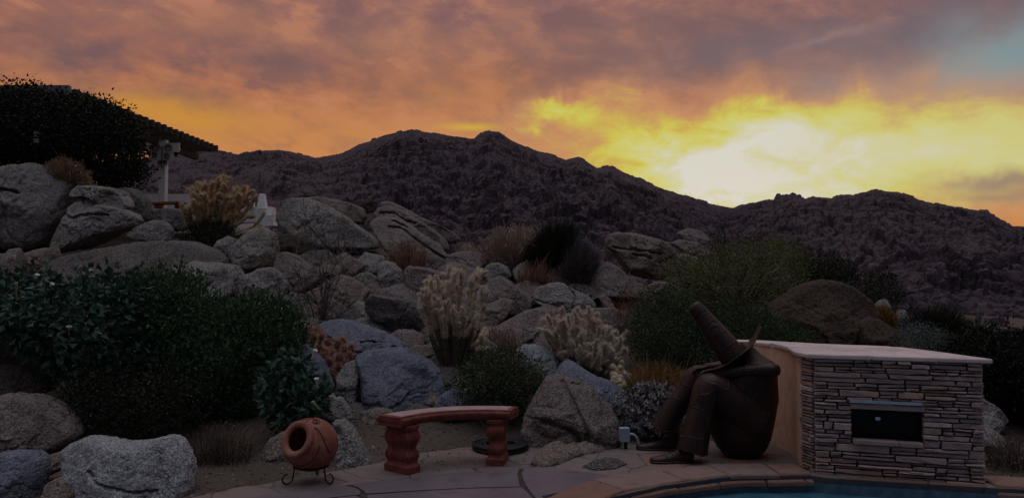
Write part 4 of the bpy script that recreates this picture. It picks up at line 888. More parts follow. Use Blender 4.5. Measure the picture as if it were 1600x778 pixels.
# ---------------------------------------------------------------- seated steel figure
sc_ = thing('seated_figure_sculpture', 'rusty welded steel sculpture of a seated man hidden under a tall pointed hat', 'sculpture', (2.05, 6.95, 0))
k7 = 7.0 / F; X7 = lambda px: (px - 800) * k7; Z7 = lambda py: max(0.0, 1.6 - 7.0 * (py - 437) / F)
lv = [(709,1131,1177,.13),(703,1124,1184,.17),(694,1117,1191,.20),(680,1110,1197,.225),(660,1103,1202,.235),(640,1099,1206,.24),(620,1098,1210,.245),(605,1104,1209,.25),(590,1116,1208,.26),(578,1127,1207,.27),(569,1136,1206,.275),(563,1142,1202,.26),(559,1145,1196,.22),(554,1147,1189,.16),(548,1150,1181,.12),(541,1153,1174,.09),(534,1154,1170,.075)]
rings = []
for py, a, b, w in lv:
    cx_, rx = (X7(a) + X7(b)) / 2, (X7(b) - X7(a)) / 2; z = 1.6 - 7.0 * (py - 437) / F
    rings.append([(cx_ + rx * np.sign(math.cos(t)) * abs(math.cos(t)) ** .8, 6.98 + w * np.sign(math.sin(t)) * abs(math.sin(t)) ** .85, max(z, .0)) for t in np.arange(36) / 36 * 2 * PI])
MB().loft(rings).out('torso', RUST, sc_, smooth=True)
def leg3(pts, rad):
    p = spline(pts, 30); r = np.interp(np.linspace(0, 1, 30), np.linspace(0, 1, len(rad)), rad); mb = MB()
    v, f = tubes(p, r[None], 22, ref=(0, 1, 0)); v = v.reshape(30, 22, 3)
    v[-1] += RNG.uniform(-.012, .012, (22, 3)) * np.array([.5, .5, 1]); mb.add(v.reshape(-1, 3), f)
    v2, f2 = tubes(p[18:], (r[18:] * .93)[None], 22, ref=(0, 1, 0)); f2 = [x[:, ::-1] for x in f2]; mb.add(v2, f2); return mb
leg3([(X7(1168), 6.90, Z7(652)), (X7(1132), 6.84, Z7(622)), (X7(1106), 6.80, Z7(600)), (X7(1094), 6.78, Z7(602)), (X7(1085), 6.76, Z7(628)), (X7(1076), 6.75, Z7(660)), (X7(1068), 6.74, Z7(693))], [.20, .175, .14, .125, .118, .120, .135]).out('trouser_leg', RUST, sc_, smooth=True)
leg3([(X7(1165), 7.08, Z7(652)), (X7(1130), 7.14, Z7(622)), (X7(1106), 7.18, Z7(597)), (X7(1093), 7.19, Z7(595)), (X7(1076), 7.20, Z7(620)), (X7(1058), 7.21, Z7(645)), (X7(1040), 7.22, Z7(676))], [.19, .17, .13, .115, .105, .110, .125]).out('trouser_leg', RUST, sc_, smooth=True)
def shoe(heel, toe, y, yaw=0.0):
    L = heel - toe; mb = MB(); prof_ = [(0, .035, .075, .03), (.04, .043, .115, .0), (.16, .047, .135, 0), (.30, .046, .125, 0), (.42, .046, .098, 0), (.56, .052, .078, 0), (.72, .056, .066, 0), (.86, .052, .056, 0), (.95, .040, .046, .004), (1.0, .020, .034, .010)]
    rg = []
    for t, w, h, z0 in prof_:
        x = -L * t; rg.append([(x, w * math.cos(q_) , z0 + .022 + max(0, math.sin(q_)) * (h - .022) + min(0, math.sin(q_)) * .006) for q_ in np.arange(20) / 20 * 2 * PI])
    M_ = lambda rg: [[(heel + p[0] * math.cos(yaw) - p[1] * math.sin(yaw), y + p[0] * math.sin(yaw) + p[1] * math.cos(yaw), p[2]) for p in r] for r in rg]
    mb.loft(M_(rg))
    so_ = [[(-L * t + .0, (w + .006) * s, z) for s in np.cos(np.arange(12) / 12 * 2 * PI)] for t, w, h, z0 in prof_ for z in (0,)]
    out = [(-L * t, (w + .006)) for t, w, h, z0 in prof_]; loop = [(x, -w) for x, w in out] + [(x, w) for x, w in out[::-1]]
    mb.loft(M_([[(x, w, z) for x, w in loop] for z in (.001, .02)]))
    for k in range(4):
        t = .34 + k * .085; h = .118 - k * .017; mb.tube(M_([[(-L * (t + .02 * math.sin(3 * q_)), .036 * q_, h + .004 - .02 * q_ * q_) for q_ in np.linspace(-1, 1, 7)]]), .0045, 5)
    mb.tube(M_([[(-L * .17, 0, .09), (-L * .17, 0, .16), (-L * .16, 0, .24)]]), [[.05, .046, .05]], 14); return mb
k675 = 6.74 / F
shoe((1080 - 800) * k675, (1013 - 800) * k675, 6.74, R_(3)).out('shoe', RUST, sc_, smooth=True)
shoe((1062 - 800) * 7.22 / F, (993 - 800) * 7.22 / F, 7.22, R_(-4)).out('shoe', RUST, sc_, smooth=True)
def arm(y0, y1, y2, dz=0.0):
    p = spline([(X7(1196), y0, Z7(572)), (X7(1180), y0 - .02 * np.sign(7 - y0), Z7(571)), (X7(1150), (y0 + y1) / 2, Z7(573)), (X7(1122), y1, Z7(577)), (X7(1106), (y1 + y2) / 2, Z7(578) + dz)], 22)
    r = np.interp(np.linspace(0, 1, 22), [0, .15, .5, .85, 1], [.05, .062, .056, .046, .044]); mb = MB(); mb.tube(p, r[None], 16, cap=True); return mb
def hand(px, py, y, sg, dz=0):
    mb = MB(); x, z = X7(px), Z7(py) + dz; rg = []
    for t, w, h in ((0, .026, .022), (.02, .036, .024), (.05, .042, .022), (.08, .043, .018), (.09, .038, .012)):
        rg.append([(x - t, y + w * math.cos(q_), z + h * math.sin(q_) - t * .12) for q_ in np.arange(14) / 14 * 2 * PI])
    mb.loft(rg)
    for k in range(4):
        yy = y + (-.030 + .020 * k); l = (.062, .074, .070, .054)[k]; mb.tube(spline([(x - .07, yy, z - .006), (x - .10, yy, z - .008), (x - .10 - l * .5, yy, z - .028), (x - .10 - l * .62, yy, z - .06)], 8), [np.linspace(.010, .0075, 8)], 7, cap=True)
    mb.tube(spline([(x - .02, y - sg * .028, z), (x - .05, y - sg * .055, z - .012), (x - .085, y - sg * .06, z - .026)], 6), [np.linspace(.012, .008, 6)], 7, cap=True); return mb
arm(6.73, 6.78, 6.84, .01).out('arm', RUST, sc_, smooth=True); hand(1109, 577, 6.85, 1, .012).out('hand', RUST, sc_, smooth=True)
arm(7.22, 7.20, 7.13, .005).out('arm', RUST, sc_, smooth=True); hand(1109, 576, 7.10, -1, .008).out('hand', RUST, sc_, smooth=True)
mb = MB(); hc = (X7(1150), 6.96, Z7(560)); mb.lathe([(.001, -.12), (.05, -.105), (.082, -.05), (.09, 0), (.08, .05), (.05, .09), (.001, .1)], hc, (-.5, 0, .86), 20); mb.out('head', RUST, sc_, smooth=True)
hax = Vector((-.575, .205, .82)).normalized(); hb = np.array((X7(1141), 6.93, Z7(556)))
mb = MB(); mb.lathe([(.122, -.01), (.122, .03), (.114, .14), (.100, .28), (.085, .40), (.073, .50), (.067, .56), (.057, .585), (.040, .595), (.0005, .598)], hb, hax, 26)
for h, r in ((.10, .1175), (.235, .1045), (.365, .0895), (.49, .0745)): # welded seams
    qh = Vector((0, 0, 1)).rotation_difference(hax); mb.tube([[tuple(qh @ Vector((r * math.cos(t), r * math.sin(t), h + .012 * math.sin(3 * t))) + Vector(hb)) for t in np.linspace(0, 2 * PI, 30)]], .004, 5)
ht = mb.out('hat', RUST, sc_, smooth=True)
e1 = Vector((.84, 0, .53)); e1 = (e1 - hax * e1.dot(hax)).normalized(); e2 = hax.cross(e1); grid = []
for sd in (0, 1):
    for r in np.linspace(.10, .375, 9):
        row = []
        for t in np.arange(60) / 60 * 2 * PI:
            c = math.cos(t); rr2 = r * (1 + .012 * math.sin(5 * t) + .01 * math.sin(11 * t)); kk = max(0, (r - .10) / .275)
            row.append(tuple(Vector(hb) + e1 * rr2 * c + e2 * rr2 * .66 * math.sin(t) + hax * ((.10 if c > 0 else .075) * c * c * kk ** 1.8 - .008 * (1 - c * c) * kk + .006 * math.sin(7 * t) * kk - .006 * sd - .004)))
        grid.append(row)
mb = MB(); mb.loft(grid[:9], cap=False); mb.loft(grid[9:][::-1], cap=False); mb.loft([grid[8], grid[17]], cap=False); mb.out('hat_brim', RUST, ht, smooth=True)

# ---------------------------------------------------------------- small objects on the patio
b0 = P(975.5, 681, 7.27); bx = thing('junction_box', 'small pale blue outdoor electrical box on a short post with curved conduit', 'electrical box', (b0[0], b0[1], 0))
MB().box((b0[0], b0[1], .135), (.092, .07, .132), R_(8), ch=.006).out('box', BOXM, bx); MB().box((b0[0] + .012, b0[1], .04), (.028, .028, .09), 0).out('post', IRON, bx)
mb = MB(); mb.tube(spline([(b0[0] + .03, b0[1], .135), (b0[0] + .075, b0[1], .138), (b0[0] + .115, b0[1] + .01, .11), (b0[0] + .135, b0[1] + .02, .06), (b0[0] + .14, b0[1] + .02, .0)], 16), .011, 8); mb.out('conduit', PVC, bx, smooth=True)
hc_ = G(782, 702); pts = []
for u in np.linspace(0, 1, 260):
    a = u * 2 * PI * 8.3; lay = int(u * 8.3) % 4; r = .255 - .034 * (lay if int(u * 8.3) < 4 else 3 - lay) + .004 * math.sin(a * 3.1); pts.append((hc_[0] + r * math.cos(a), hc_[1] + .02 + r * math.sin(a), .017 + (.032 if u * 8.3 > 4 else 0) + .004 * math.sin(a * 2.3)))
mb = MB(); mb.tube([pts], .016, 8, ref=(0, 0, 1), cap=True); tag(mb.out('hose_coil', RUBBER, None, smooth=True), 'black garden hose coiled on the paving behind the bench', 'hose')
def pebbles(n, place, smin, smax, name, m, label):
    V = []; Fc = []; bs = np.array([[1,0,0],[-1,0,0],[0,1,0],[0,-1,0],[0,0,1],[0,0,-1]], float); t8 = np.array([[0,2,4],[2,1,4],[1,3,4],[3,0,4],[2,0,5],[1,2,5],[3,1,5],[0,3,5]])
    c = place(n); s = RNG.uniform(smin, smax, (len(c), 1, 1)) * RNG.uniform(.5, 1, (len(c), 1, 3)); v = bs[None] * s * RNG.uniform(.8, 1.2, (len(c), 6, 1)); a = RNG.uniform(0, 6.28, len(c)); cs, sn = np.cos(a)[:, None], np.sin(a)[:, None]
    v = np.stack([v[..., 0] * cs - v[..., 1] * sn, v[..., 0] * sn + v[..., 1] * cs, v[..., 2] * .7], -1) + c[:, None]
    return tag(mesh(name, v.reshape(-1, 3), (np.arange(len(c))[:, None, None] * 6 + t8[None]).reshape(-1, 3), m), label, kind='stuff')
GRAV = islandstone('gravel_stone', [(0, (.05, .043, .04)), (.5, (.12, .10, .09)), (.85, (.17, .145, .13)), (1, (.30, .27, .25))], 30)
def pad(n):
    p = sample_poly([(910,731),(926,722),(950,716),(966,719),(979,726),(958,733),(930,735)], n); w = np.array([G(*x) for x in p]); w[:, 2] = RNG.uniform(.004, .016, n); return w
pebbles(1500, pad, .006, .014, 'gravel_patch', GRAV, 'dark gravel patch filling a gap in the paving')
def scat(n):
    x = RNG.uniform(-6, 7, n); y = RNG.uniform(5.6, 13.5, n) ** 1.0; k = ~inpoly(x, y, [tuple(p) for p in outer]); x, y = x[k], y[k]; return np.stack([x, y, terr(x, y) + .004], -1)
pebbles(9000, scat, .006, .026, 'gravel', GRAV, 'loose gravel scattered on the soil')
def grit(n):
    x = RNG.uniform(-2.6, 2.6, n); y = RNG.uniform(5.5, 7.4, n); k = inpoly(x, y, [tuple(p) for p in outer]) & ~inpoly(x, y, pool); x, y = x[k], y[k]; return np.stack([x, y, x * 0 + .014], -1)
pebbles(420, grit, .002, .007, 'grit', GRAV, 'grit and small stones lying loose on the patio')
LIT = leafm('litter', [(0, (.07, .04, .025)), (.6, (.16, .10, .06)), (1, (.27, .19, .12))], 0)
def litter():
    c = scat(5200); ax_ = RNG.normal(size=(len(c), 3)) * np.array([1, 1, .25]); v, f = leafquads(c + np.array([0, 0, .012]), ax_, RNG.uniform(.02, .055, len(c)), .35)
    p = sample_poly([(600,735),(640,712),(700,702),(760,700),(830,700),(830,722),(720,738)], 120); c2 = np.array([G(*x) for x in p]); c2[:, 2] = .016; ax2 = RNG.normal(size=(120, 3)) * np.array([1, 1, .1]); v2, f2 = leafquads(c2, ax2, RNG.uniform(.01, .03, 120), .4)
    tag(mesh('leaf_litter', np.concatenate([v, v2]), np.concatenate([f, f2 + len(v)]), LIT), 'dry leaves and twigs lying on the soil', kind='stuff')
litter()

# ---------------------------------------------------------------- plants
def shellpts(poly, d, thick, n, shell=1.0):
    q = np.asarray(poly, float); p = sample_poly(q, n); e = segdist(p[:, 0], p[:, 1], q, True); e = np.clip(e / (e.max() + 1e-6), 0, 1)
    t = thick * np.sqrt(np.clip(e * (2 - e), 0, 1)); s = RNG.uniform(-1, 1, n); s = np.sign(s) * np.abs(s) ** shell
    w = Parr(p[:, 0], p[:, 1], np.full(n, d)); w[:, 1] += t * s; return w
def quad(a, b, bend, n=6):                       # curved paths a->b, shape (N, n, 3)
    t = np.linspace(0, 1, n)[None, :, None]; m = (a + b) / 2 + bend; return a[:, None] * (1 - t) ** 2 + 2 * m[:, None] * t * (1 - t) + b[:, None] * t * t
def bush(name, label, cat, poly, d, thick, m, n=200, per=14, rad=.08, L=.04, wr=.5, up=.2, stems=40, sm=None, base=None, group=None, sr=.006, droop=0.0, mix=None):
    c = shellpts(poly, d, thick, n, .6); q = np.asarray(poly, float); by = q[:, 1].max(); bx = base if base is not None else q[:, 0].mean()
    bp = P(bx, by, d); bp[2] = min(bp[2], float(terr(bp[0], bp[1])) + .02) if bp[2] - float(terr(bp[0], bp[1])) < 1 else bp[2]
    o = thing(name, label, cat, bp, group)
    cc = np.repeat(c, per, 0) + RNG.normal(size=(n * per, 3)) * rad * .6
    ax = (cc - np.repeat(c, per, 0)) / rad + RNG.normal(size=cc.shape) * .5; ax[:, 2] += up - droop
    v, f = leafquads(cc, ax, L * RNG.uniform(.6, 1.25, len(cc)), wr); mesh('foliage', v, f, m, o)
    if mix:                                       # a second leaf kind, e.g. seed heads
        mm, k, l2, w2 = mix; j = RNG.integers(0, len(cc), k); v, f = leafquads(cc[j], RNG.normal(size=(k, 3)), l2 * RNG.uniform(.6, 1.3, k), w2); tag(mesh('seed_heads', v, f, mm, o), kind='stuff')
    if stems:
        j = RNG.choice(n, min(stems, n), False); a = np.repeat(bp[None], len(j), 0) + RNG.normal(size=(len(j), 3)) * np.array([.06, .06, .0]); b = c[j]
        bend = RNG.normal(size=a.shape) * .08 + np.array([0, 0, .10]); p = quad(a, b, bend, 7); v, f = tubes(p, np.linspace(sr, sr * .3, 7)[None], 4); mesh('stems', v, f, sm or L_BTWIG, o)
    return o
def tuft(name, label, cat, poly, d, thick, m, n=600, w=.003, base=None, spread=.35, bendz=.12, heads=None, group=None, by=None, fork=0, top=0.0):
    tip = shellpts(poly, d, thick, n, .8); q = np.asarray(poly, float); by = by or q[:, 1].max(); bx = base if base is not None else q[:, 0].mean()
    bp = P(bx, by, d); o = thing(name, label, cat, bp, group)
    a = bp[None] + (tip - bp[None]) * np.array([spread, spread * .8, 0]) + RNG.normal(size=tip.shape) * .03; a[:, 2] = bp[2] + RNG.uniform(-.03, .02, n)
    bend = (tip - a) * np.array([-.12, -.12, 0]) + RNG.normal(size=a.shape) * .05 + np.array([0, 0, bendz]); p = quad(a, tip, bend, 6)
    p[:, 1:-1] += RNG.normal(size=p[:, 1:-1].shape) * .008
    v, f = tubes(p, np.linspace(w, w * .35, 6)[None], 3); V = [v]; Fs = list(f); nv = len(v)
    if fork:
        j = RNG.integers(0, n, n * fork); t = RNG.uniform(.45, .95, len(j)); k = (t * 5).astype(int); s0 = p[j, k]; dr = p[j, -1] - p[j, 0]; ln = np.linalg.norm(dr, axis=1, keepdims=True)
        e = s0 + dr * .22 + RNG.normal(size=dr.shape) * ln * .13; pp = quad(s0, e, RNG.normal(size=e.shape) * .01, 4); v2, f2 = tubes(pp, np.linspace(w * .7, w * .3, 4)[None], 3); V.append(v2); Fs += [x + nv for x in f2]
    mesh('stalks', np.concatenate(V), [np.concatenate(Fs)], m, o)
    if heads:
        mm, k, l2 = heads; j = RNG.integers(0, n, k); v, f = leafquads(tip[j], RNG.normal(size=(k, 3)) + np.array([0, 0, .6]), l2 * RNG.uniform(.6, 1.3, k), .6); tag(mesh('seed_heads', v, f, mm, o), kind='stuff')
    return o
def deadbush(name, label, cat, poly, d, thick, m, base, by, n=40, r=.006, lv=3, kids=5):
    tip = shellpts(poly, d, thick, n, .8); bp = P(base, by, d); o = thing(name, label, cat, bp)
    a = np.repeat(bp[None], n, 0) + RNG.normal(size=(n, 3)) * .04; V = []; Fs = []; nv = 0
    p = quad(a, tip, RNG.normal(size=a.shape) * .14, 9); p[:, 1:] += np.cumsum(RNG.normal(size=p[:, 1:].shape) * .012, 1); rr = r
    for l in range(lv):
        v, f = tubes(p, np.linspace(rr, rr * .4, p.shape[1])[None], 4 if l == 0 else 3); V.append(v); Fs += [x + nv for x in f]; nv += len(v)
        N, k = p.shape[:2]; j = np.repeat(np.arange(N), kids); i = RNG.integers(k // 3, k, len(j)); s0 = p[j, i]; dr = p[j, -1] - p[j, 0]; ln = np.linalg.norm(dr, axis=1, keepdims=True)
        e = s0 + (dr / ln + RNG.normal(size=dr.shape) * .8) * ln * RNG.uniform(.14, .38, (len(j), 1)); p = quad(s0, e, RNG.normal(size=e.shape) * ln * .04, 5); p[:, 1:] += np.cumsum(RNG.normal(size=p[:, 1:].shape) * .006, 1); rr *= .55
        if N * kids > 6000: break
    mesh('branches', np.concatenate(V), [np.concatenate(Fs)], m, o); return o
def spines_on(paths, rads, per, L, w):           # thin blades standing off tube-like joints
    N, k = paths.shape[:2]; j = np.repeat(np.arange(N), per); t = RNG.uniform(0, 1, len(j)) * (k - 1.001); i = t.astype(int); u = (t - i)[:, None]
    c = paths[j, i] * (1 - u) + paths[j, i + 1] * u; r = rads[j, i] * (1 - u[:, 0]) + rads[j, i + 1] * u[:, 0]; tg = paths[j, i + 1] - paths[j, i]; tg /= np.linalg.norm(tg, axis=1, keepdims=True) + 1e-9
    n = RNG.normal(size=c.shape); n -= tg * (n * tg).sum(1, keepdims=True); n /= np.linalg.norm(n, axis=1, keepdims=True) + 1e-9; endk = np.clip((t / (k - 1) - .8) * 5, 0, 1)[:, None]
    dr = n + tg * (.35 + endk * 1.2) + RNG.normal(size=n.shape) * .25; dr /= np.linalg.norm(dr, axis=1, keepdims=True); b = c + n * r[:, None] * .8
    sd = np.cross(dr, RNG.normal(size=dr.shape)); sd /= np.linalg.norm(sd, axis=1, keepdims=True) + 1e-9; ll = (L * RNG.uniform(.6, 1.2, len(j)))[:, None]
    v = np.stack([b - sd * w, b + sd * w, b + dr * ll], 1); return v.reshape(-1, 3), np.arange(len(v) * 3).reshape(-1, 3)
def cholla(name, label, crown, base, d, thick, stemn, tipn, r, jl, sp, spm, kids=4, low=(), per=150, sl=.028, droop=0.0, sw=.0016, trunkr=.02, trunkfrac=.5):
    tips = shellpts(crown, d, thick, tipn, .7); bp = P(*base, d); o = thing(name, label, 'cactus', bp)
    order = np.argsort(np.linalg.norm(tips - bp, axis=1)); tips = tips[order]; n = tipn
    a = bp[None] + (tips - bp[None]) * np.array([.22, .22, 0]) * RNG.uniform(.4, 1, (n, 1)) + RNG.normal(size=tips.shape) * .03; a[:, 2] = bp[2] - .03
    bend = (tips - bp) * np.array([.10, .10, 0]) + RNG.normal(size=a.shape) * .05 + np.array([0, 0, -.04 - droop]); p = quad(a, tips, bend, 12)
    kk = int(12 * trunkfrac); tv, tf = tubes(p[:, :kk + 1], np.linspace(trunkr * 1.3, trunkr, kk + 1)[None], 7); mesh('trunk', tv, tf, C_DEAD, o)
    # each limb is a chain of joints: swollen, pinched where they meet
    P_ = []; R__ = []
    up = p[:, kk:]
    for s in range(n):
        q_ = up[s]; Ls = np.linalg.norm(np.diff(q_, axis=0), axis=1).sum(); nj = max(1, int(round(Ls / jl)))
        qq = spline(q_, nj * 6 + 1)
        for k in range(nj): P_.append(qq[k * 6:k * 6 + 7]); R__.append(r * np.array([.70, .95, 1.02, 1.05, 1.02, .88, .45]) * RNG.uniform(.9, 1.1))
        for k in range(kids):
            s0 = qq[RNG.integers(max(0, len(qq) - 13), len(qq))]; dr = RNG.normal(size=3) * np.array([.5, .5, .3]) + np.array([0, 0, .8]) + (s0 - bp) * np.array([.8, .8, .1]); dr /= np.linalg.norm(dr); l = jl * RNG.uniform(.55, 1.0)
            e = s0 + dr * l; m_ = (s0 + e) / 2 + np.array([0, 0, -.012]); P_.append(quad(s0[None], e[None], (m_ - (s0 + e) / 2)[None], 7)[0]); R__.append(r * np.array([.6, .9, 1, 1, .95, .8, .4]) * RNG.uniform(.8, 1.05))
    for lp in low:
        qq = spline([P(x, y, d + dd) for x, y, dd in lp], 19)
        for k in range(3): P_.append(qq[k * 6:k * 6 + 7]); R__.append(r * np.array([.75, .95, 1, 1, 1, .9, .5]))
    P_ = np.array(P_); R__ = np.array(R__); v, f = tubes(P_, R__, 8, cap=True); mesh('joints', v, f, C_STEM if spm is not SP_RED else C_RED, o, smooth=True)
    v, f = spines_on(P_, R__, per, sl, sw); mesh('spines', v, f, spm, o); return o
SMUL = 1.0
cholla('cholla_cactus', 'large golden brown cholla beside the white stepped wall', [(287,322),(300,290),(320,281),(345,280),(372,285),(388,294),(412,296),(402,308),(385,322),(366,340),(345,350),(318,352),(296,345)], (326,374), 14.6, .75, 30, 64, .034, .18, 0, SP_TAN, 4, low=[[(345,372,0),(372,364,-.2),(398,352,-.3),(414,330,-.3)],[(350,374,0),(375,366,-.3),(400,358,-.4),(408,352,-.4)],[(340,372,0),(365,355,0),(385,340,.1),(398,338,.1)],[(322,370,0),(304,356,-.2),(292,340,-.3),(286,322,-.3)]], per=220, sl=.050, sw=.0028, trunkr=.04, trunkfrac=.42)
cholla('cholla_cactus', 'tall upright pale spined cholla, the one rising behind the bench', [(655,448),(670,432),(690,425),(706,421),(720,430),(735,430),(750,422),(758,435),(753,450),(761,458),(746,480),(744,500),(742,512),(720,522),(690,518),(664,508),(658,480)], (706,574), 9.2, .42, 30, 56, .021, .115, 0, SP_PALE, 4, low=[[(716,560,0),(726,530,-.1),(738,505,-.15),(748,490,-.15)],[(690,560,0),(678,530,-.1),(668,505,-.12),(660,490,-.12)],[(730,545,0),(745,536,-.1),(752,528,-.15),(755,517,-.15)]], per=230, sl=.032, sw=.0015, trunkr=.03, trunkfrac=.5)
cholla('cholla_cactus', 'low spreading clump of pale cholla joints left of the sculpture', [(843,512),(850,492),(870,484),(890,487),(905,480),(920,483),(928,490),(940,505),(975,522),(981,540),(970,562),(948,568),(925,584),(905,578),(880,562),(860,545),(845,530)], (912,592), 9.2, .5, 30, 90, .021, .095, 0, SP_PALE, 4, per=220, sl=.032, sw=.0015, trunkr=.025, trunkfrac=.55)
cholla('cholla_cactus', 'small pale cholla sprig right of the spreading clump', [(955,578),(963,556),(972,556),(976,572),(984,584),(972,592),(958,594)], (965,600), 8.7, .12, 5, 7, .03, .10, 0, SP_PALE, 2, per=170, sl=.022, sw=.0015, trunkr=.015, trunkfrac=.2)
cholla('cholla_cactus', 'pair of low cholla joints beside the blue grey slab', [(952,588),(960,578),(972,580),(978,592),(974,600),(958,602)], (966,606), 8.45, .12, 5, 6, .032, .09, 0, SP_PALE, 2, per=170, sl=.022, sw=.0015, trunkr=.015, trunkfrac=.2)
cholla('cholla_cactus', 'fallen pale cholla piece at the right foot of the tall cholla', [(744,520),(752,514),(762,520),(766,532),(758,544),(748,540)], (752,548), 8.9, .1, 5, 6, .026, .09, 0, SP_PALE, 2, per=150, sl=.022, sw=.0015, trunkr=.012, trunkfrac=.3)
def hedgehog():
    bp = P(505, 580, 9.0); o = thing('hedgehog_cactus', 'cluster of rust red spiny cactus stems above the narrow upright rock', 'cactus', bp); P_ = []; R__ = []
    for px, py, dd in [(478,516,.1),(490,522,0),(502,520,.2),(512,530,.1),(486,536,-.05),(500,538,-.1),(516,544,0),(528,532,.2),(538,540,.15),(545,550,.1),(530,552,-.1),(514,560,-.15),(504,552,-.15),(540,562,0),(528,568,-.15),(518,576,-.2),(524,584,-.2),(474,526,.1),(494,512,.25),(535,528,.25),(548,538,.2),(484,510,.3),(508,545,-.1)]:
        c = P(px, py + 6, 9.0 + dd); u = np.array([RNG.uniform(-.3, .3), RNG.uniform(-.5, 0), 1]); u /= np.linalg.norm(u); l = RNG.uniform(.09, .13); P_.append(np.array([c + u * l * t for t in np.linspace(-.5, .5, 7)])); R__.append(.042 * np.array([.6, .9, 1, 1, .95, .75, .3]))
    P_ = np.array(P_); R__ = np.array(R__); v, f = tubes(P_, R__, 9, cap=True); mesh('joints', v, f, C_RED, o, smooth=True); v, f = spines_on(P_, R__, 480, .055, .0016); mesh('spines', v, f, SP_RED, o)
hedgehog()
# vine over the pergola
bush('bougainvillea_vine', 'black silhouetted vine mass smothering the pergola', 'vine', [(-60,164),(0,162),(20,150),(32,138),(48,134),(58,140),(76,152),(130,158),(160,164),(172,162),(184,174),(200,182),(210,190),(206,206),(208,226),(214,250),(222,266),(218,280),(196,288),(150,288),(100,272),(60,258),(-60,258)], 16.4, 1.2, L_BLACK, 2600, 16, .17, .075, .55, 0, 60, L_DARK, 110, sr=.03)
bush('dark_shrub', 'low dark foliage covering the soil at the foot of the golden brown cholla', 'shrub', [(283,378),(298,350),(325,356),(350,354),(370,366),(362,388),(330,392),(296,390)], 14.2, .5, L_DARK, 300, 14, .10, .05, .4, .3, 30, L_DARK, 328)  # dark leaves added over the bright soil below the cactus
tuft('dry_buckwheat', 'golden dry buckwheat tuft behind the tallest boulder', 'dry plant', [(64,268),(78,250),(96,246),(116,250),(134,262),(146,280),(150,292),(120,296),(90,285)], 14.9, .3, L_STRAW, 700, .007, 112, .3, .1, (L_STRAW, 500, .05), by=300, fork=1)
# big bush on the left: datura, jojoba, buckwheat
bush('datura_plant', 'broad dark datura with big soft leaves at left edge, white blooms among them', 'shrub', [(-60,450),(0,441),(40,440),(66,433),(110,438),(150,434),(200,436),(240,440),(262,470),(250,520),(268,560),(252,585),(215,590),(170,585),(125,588),(100,575),(94,545),(60,536),(0,528),(-60,530)], 8.3, .75, L_DATURA, 620, 9, .10, .10, .7, -.1, 60, L_DATURA, 140, droop=.1)
bush('jojoba_bush', 'dense upright leaved green bush between the datura and dead twigs', 'shrub', [(196,470),(215,434),(250,428),(272,434),(285,425),(308,434),(312,452),(334,470),(352,486),(372,468),(400,462),(430,470),(452,490),(470,510),(478,535),(455,560),(440,600),(425,640),(390,662),(340,668),(290,690),(262,690),(250,600),(240,520)], 8.5, .7, L_JOJOBA, 2000, 14, .10, .055, .5, .9, 70, L_BTWIG, 330)
bush('dark_buckwheat', 'nearly black low shrub dotted with pale seed heads above the white boulder', 'shrub', [(110,590),(140,575),(200,578),(260,580),(310,590),(330,630),(300,672),(268,690),(200,694),(140,688),(124,660),(112,630)], 7.7, .5, L_DARK, 1100, 16, .09, .04, .35, .2, 40, L_BTWIG, 210, mix=(L_SEED, 420, .016, .9))
tuft('dry_grass', 'sparse pale dry grass in front of the leafy bush', 'grass', [(288,680),(310,662),(345,655),(380,662),(400,680),(396,712),(350,722),(300,716)], 6.9, .35, L_BTWIG, 500, .0022, 345, .7, .06, (L_STRAW, 300, .012), by=728, fork=1)
tuft('grass_stalks', 'thin pale grass stalks standing before the broad slab', 'grass', [(128,380),(150,372),(200,400),(212,372),(238,372),(262,398),(258,420),(190,420),(150,405)], 9.0, .25, L_STRAW, 16, .0035, 195, .9, .02, by=446)
# white trumpet flowers
def flower(parent, px, py, d, tilt, L, m=L_FLOWER, open_=1.0):
    b = P(px, py, d); u = Vector((math.sin(tilt), -.25, math.cos(tilt))).normalized(); mb = MB()
    mb.lathe([(.006, 0), (.008, L * .25), (.011, L * .55), (.016, L * .8), (.016 + .014 * open_, L * .96), (.014 + .014 * open_, L), (.010, L * .86), (.006, L * .5)], b, u, 10); mb.out('flower', m, parent, smooth=True)
d0_ = [o for o in S.objects if o.name == 'datura_plant'][0]
for a in ((108, 524, 7.75, .15, .10, L_FLOWER, 1.2), (126, 434, 7.9, .15, .13, L_BUD, 0), (26, 466, 7.8, .1, .17, L_BUD, 0), (56, 435, 8.0, .5, .05, L_FLOWER, .5), (78, 448, 7.9, .8, .05, L_FLOWER, .4), (142, 430, 8.1, .1, .06, L_FLOWER, .2)): flower(d0_, *a)
dt = bush('datura_plant', 'small datura clump with upright white trumpet buds behind the clay pot', 'shrub', [(424,592),(438,556),(452,548),(462,560),(470,590),(492,600),(506,612),(508,636),(494,652),(470,650),(450,662),(438,650),(424,640),(418,615)], 7.6, .28, L_DATURA, 110, 8, .09, .10, .7, 0, 26, L_DATURA, 465)
for a in ((487, 561, 7.3, .45, .105, L_FLOWER, .5), (496, 606, 7.3, -.05, .10, L_FLOWER, .6), (500, 640, 7.2, -.7, .11, L_BUD, .2)): flower(dt, *a)
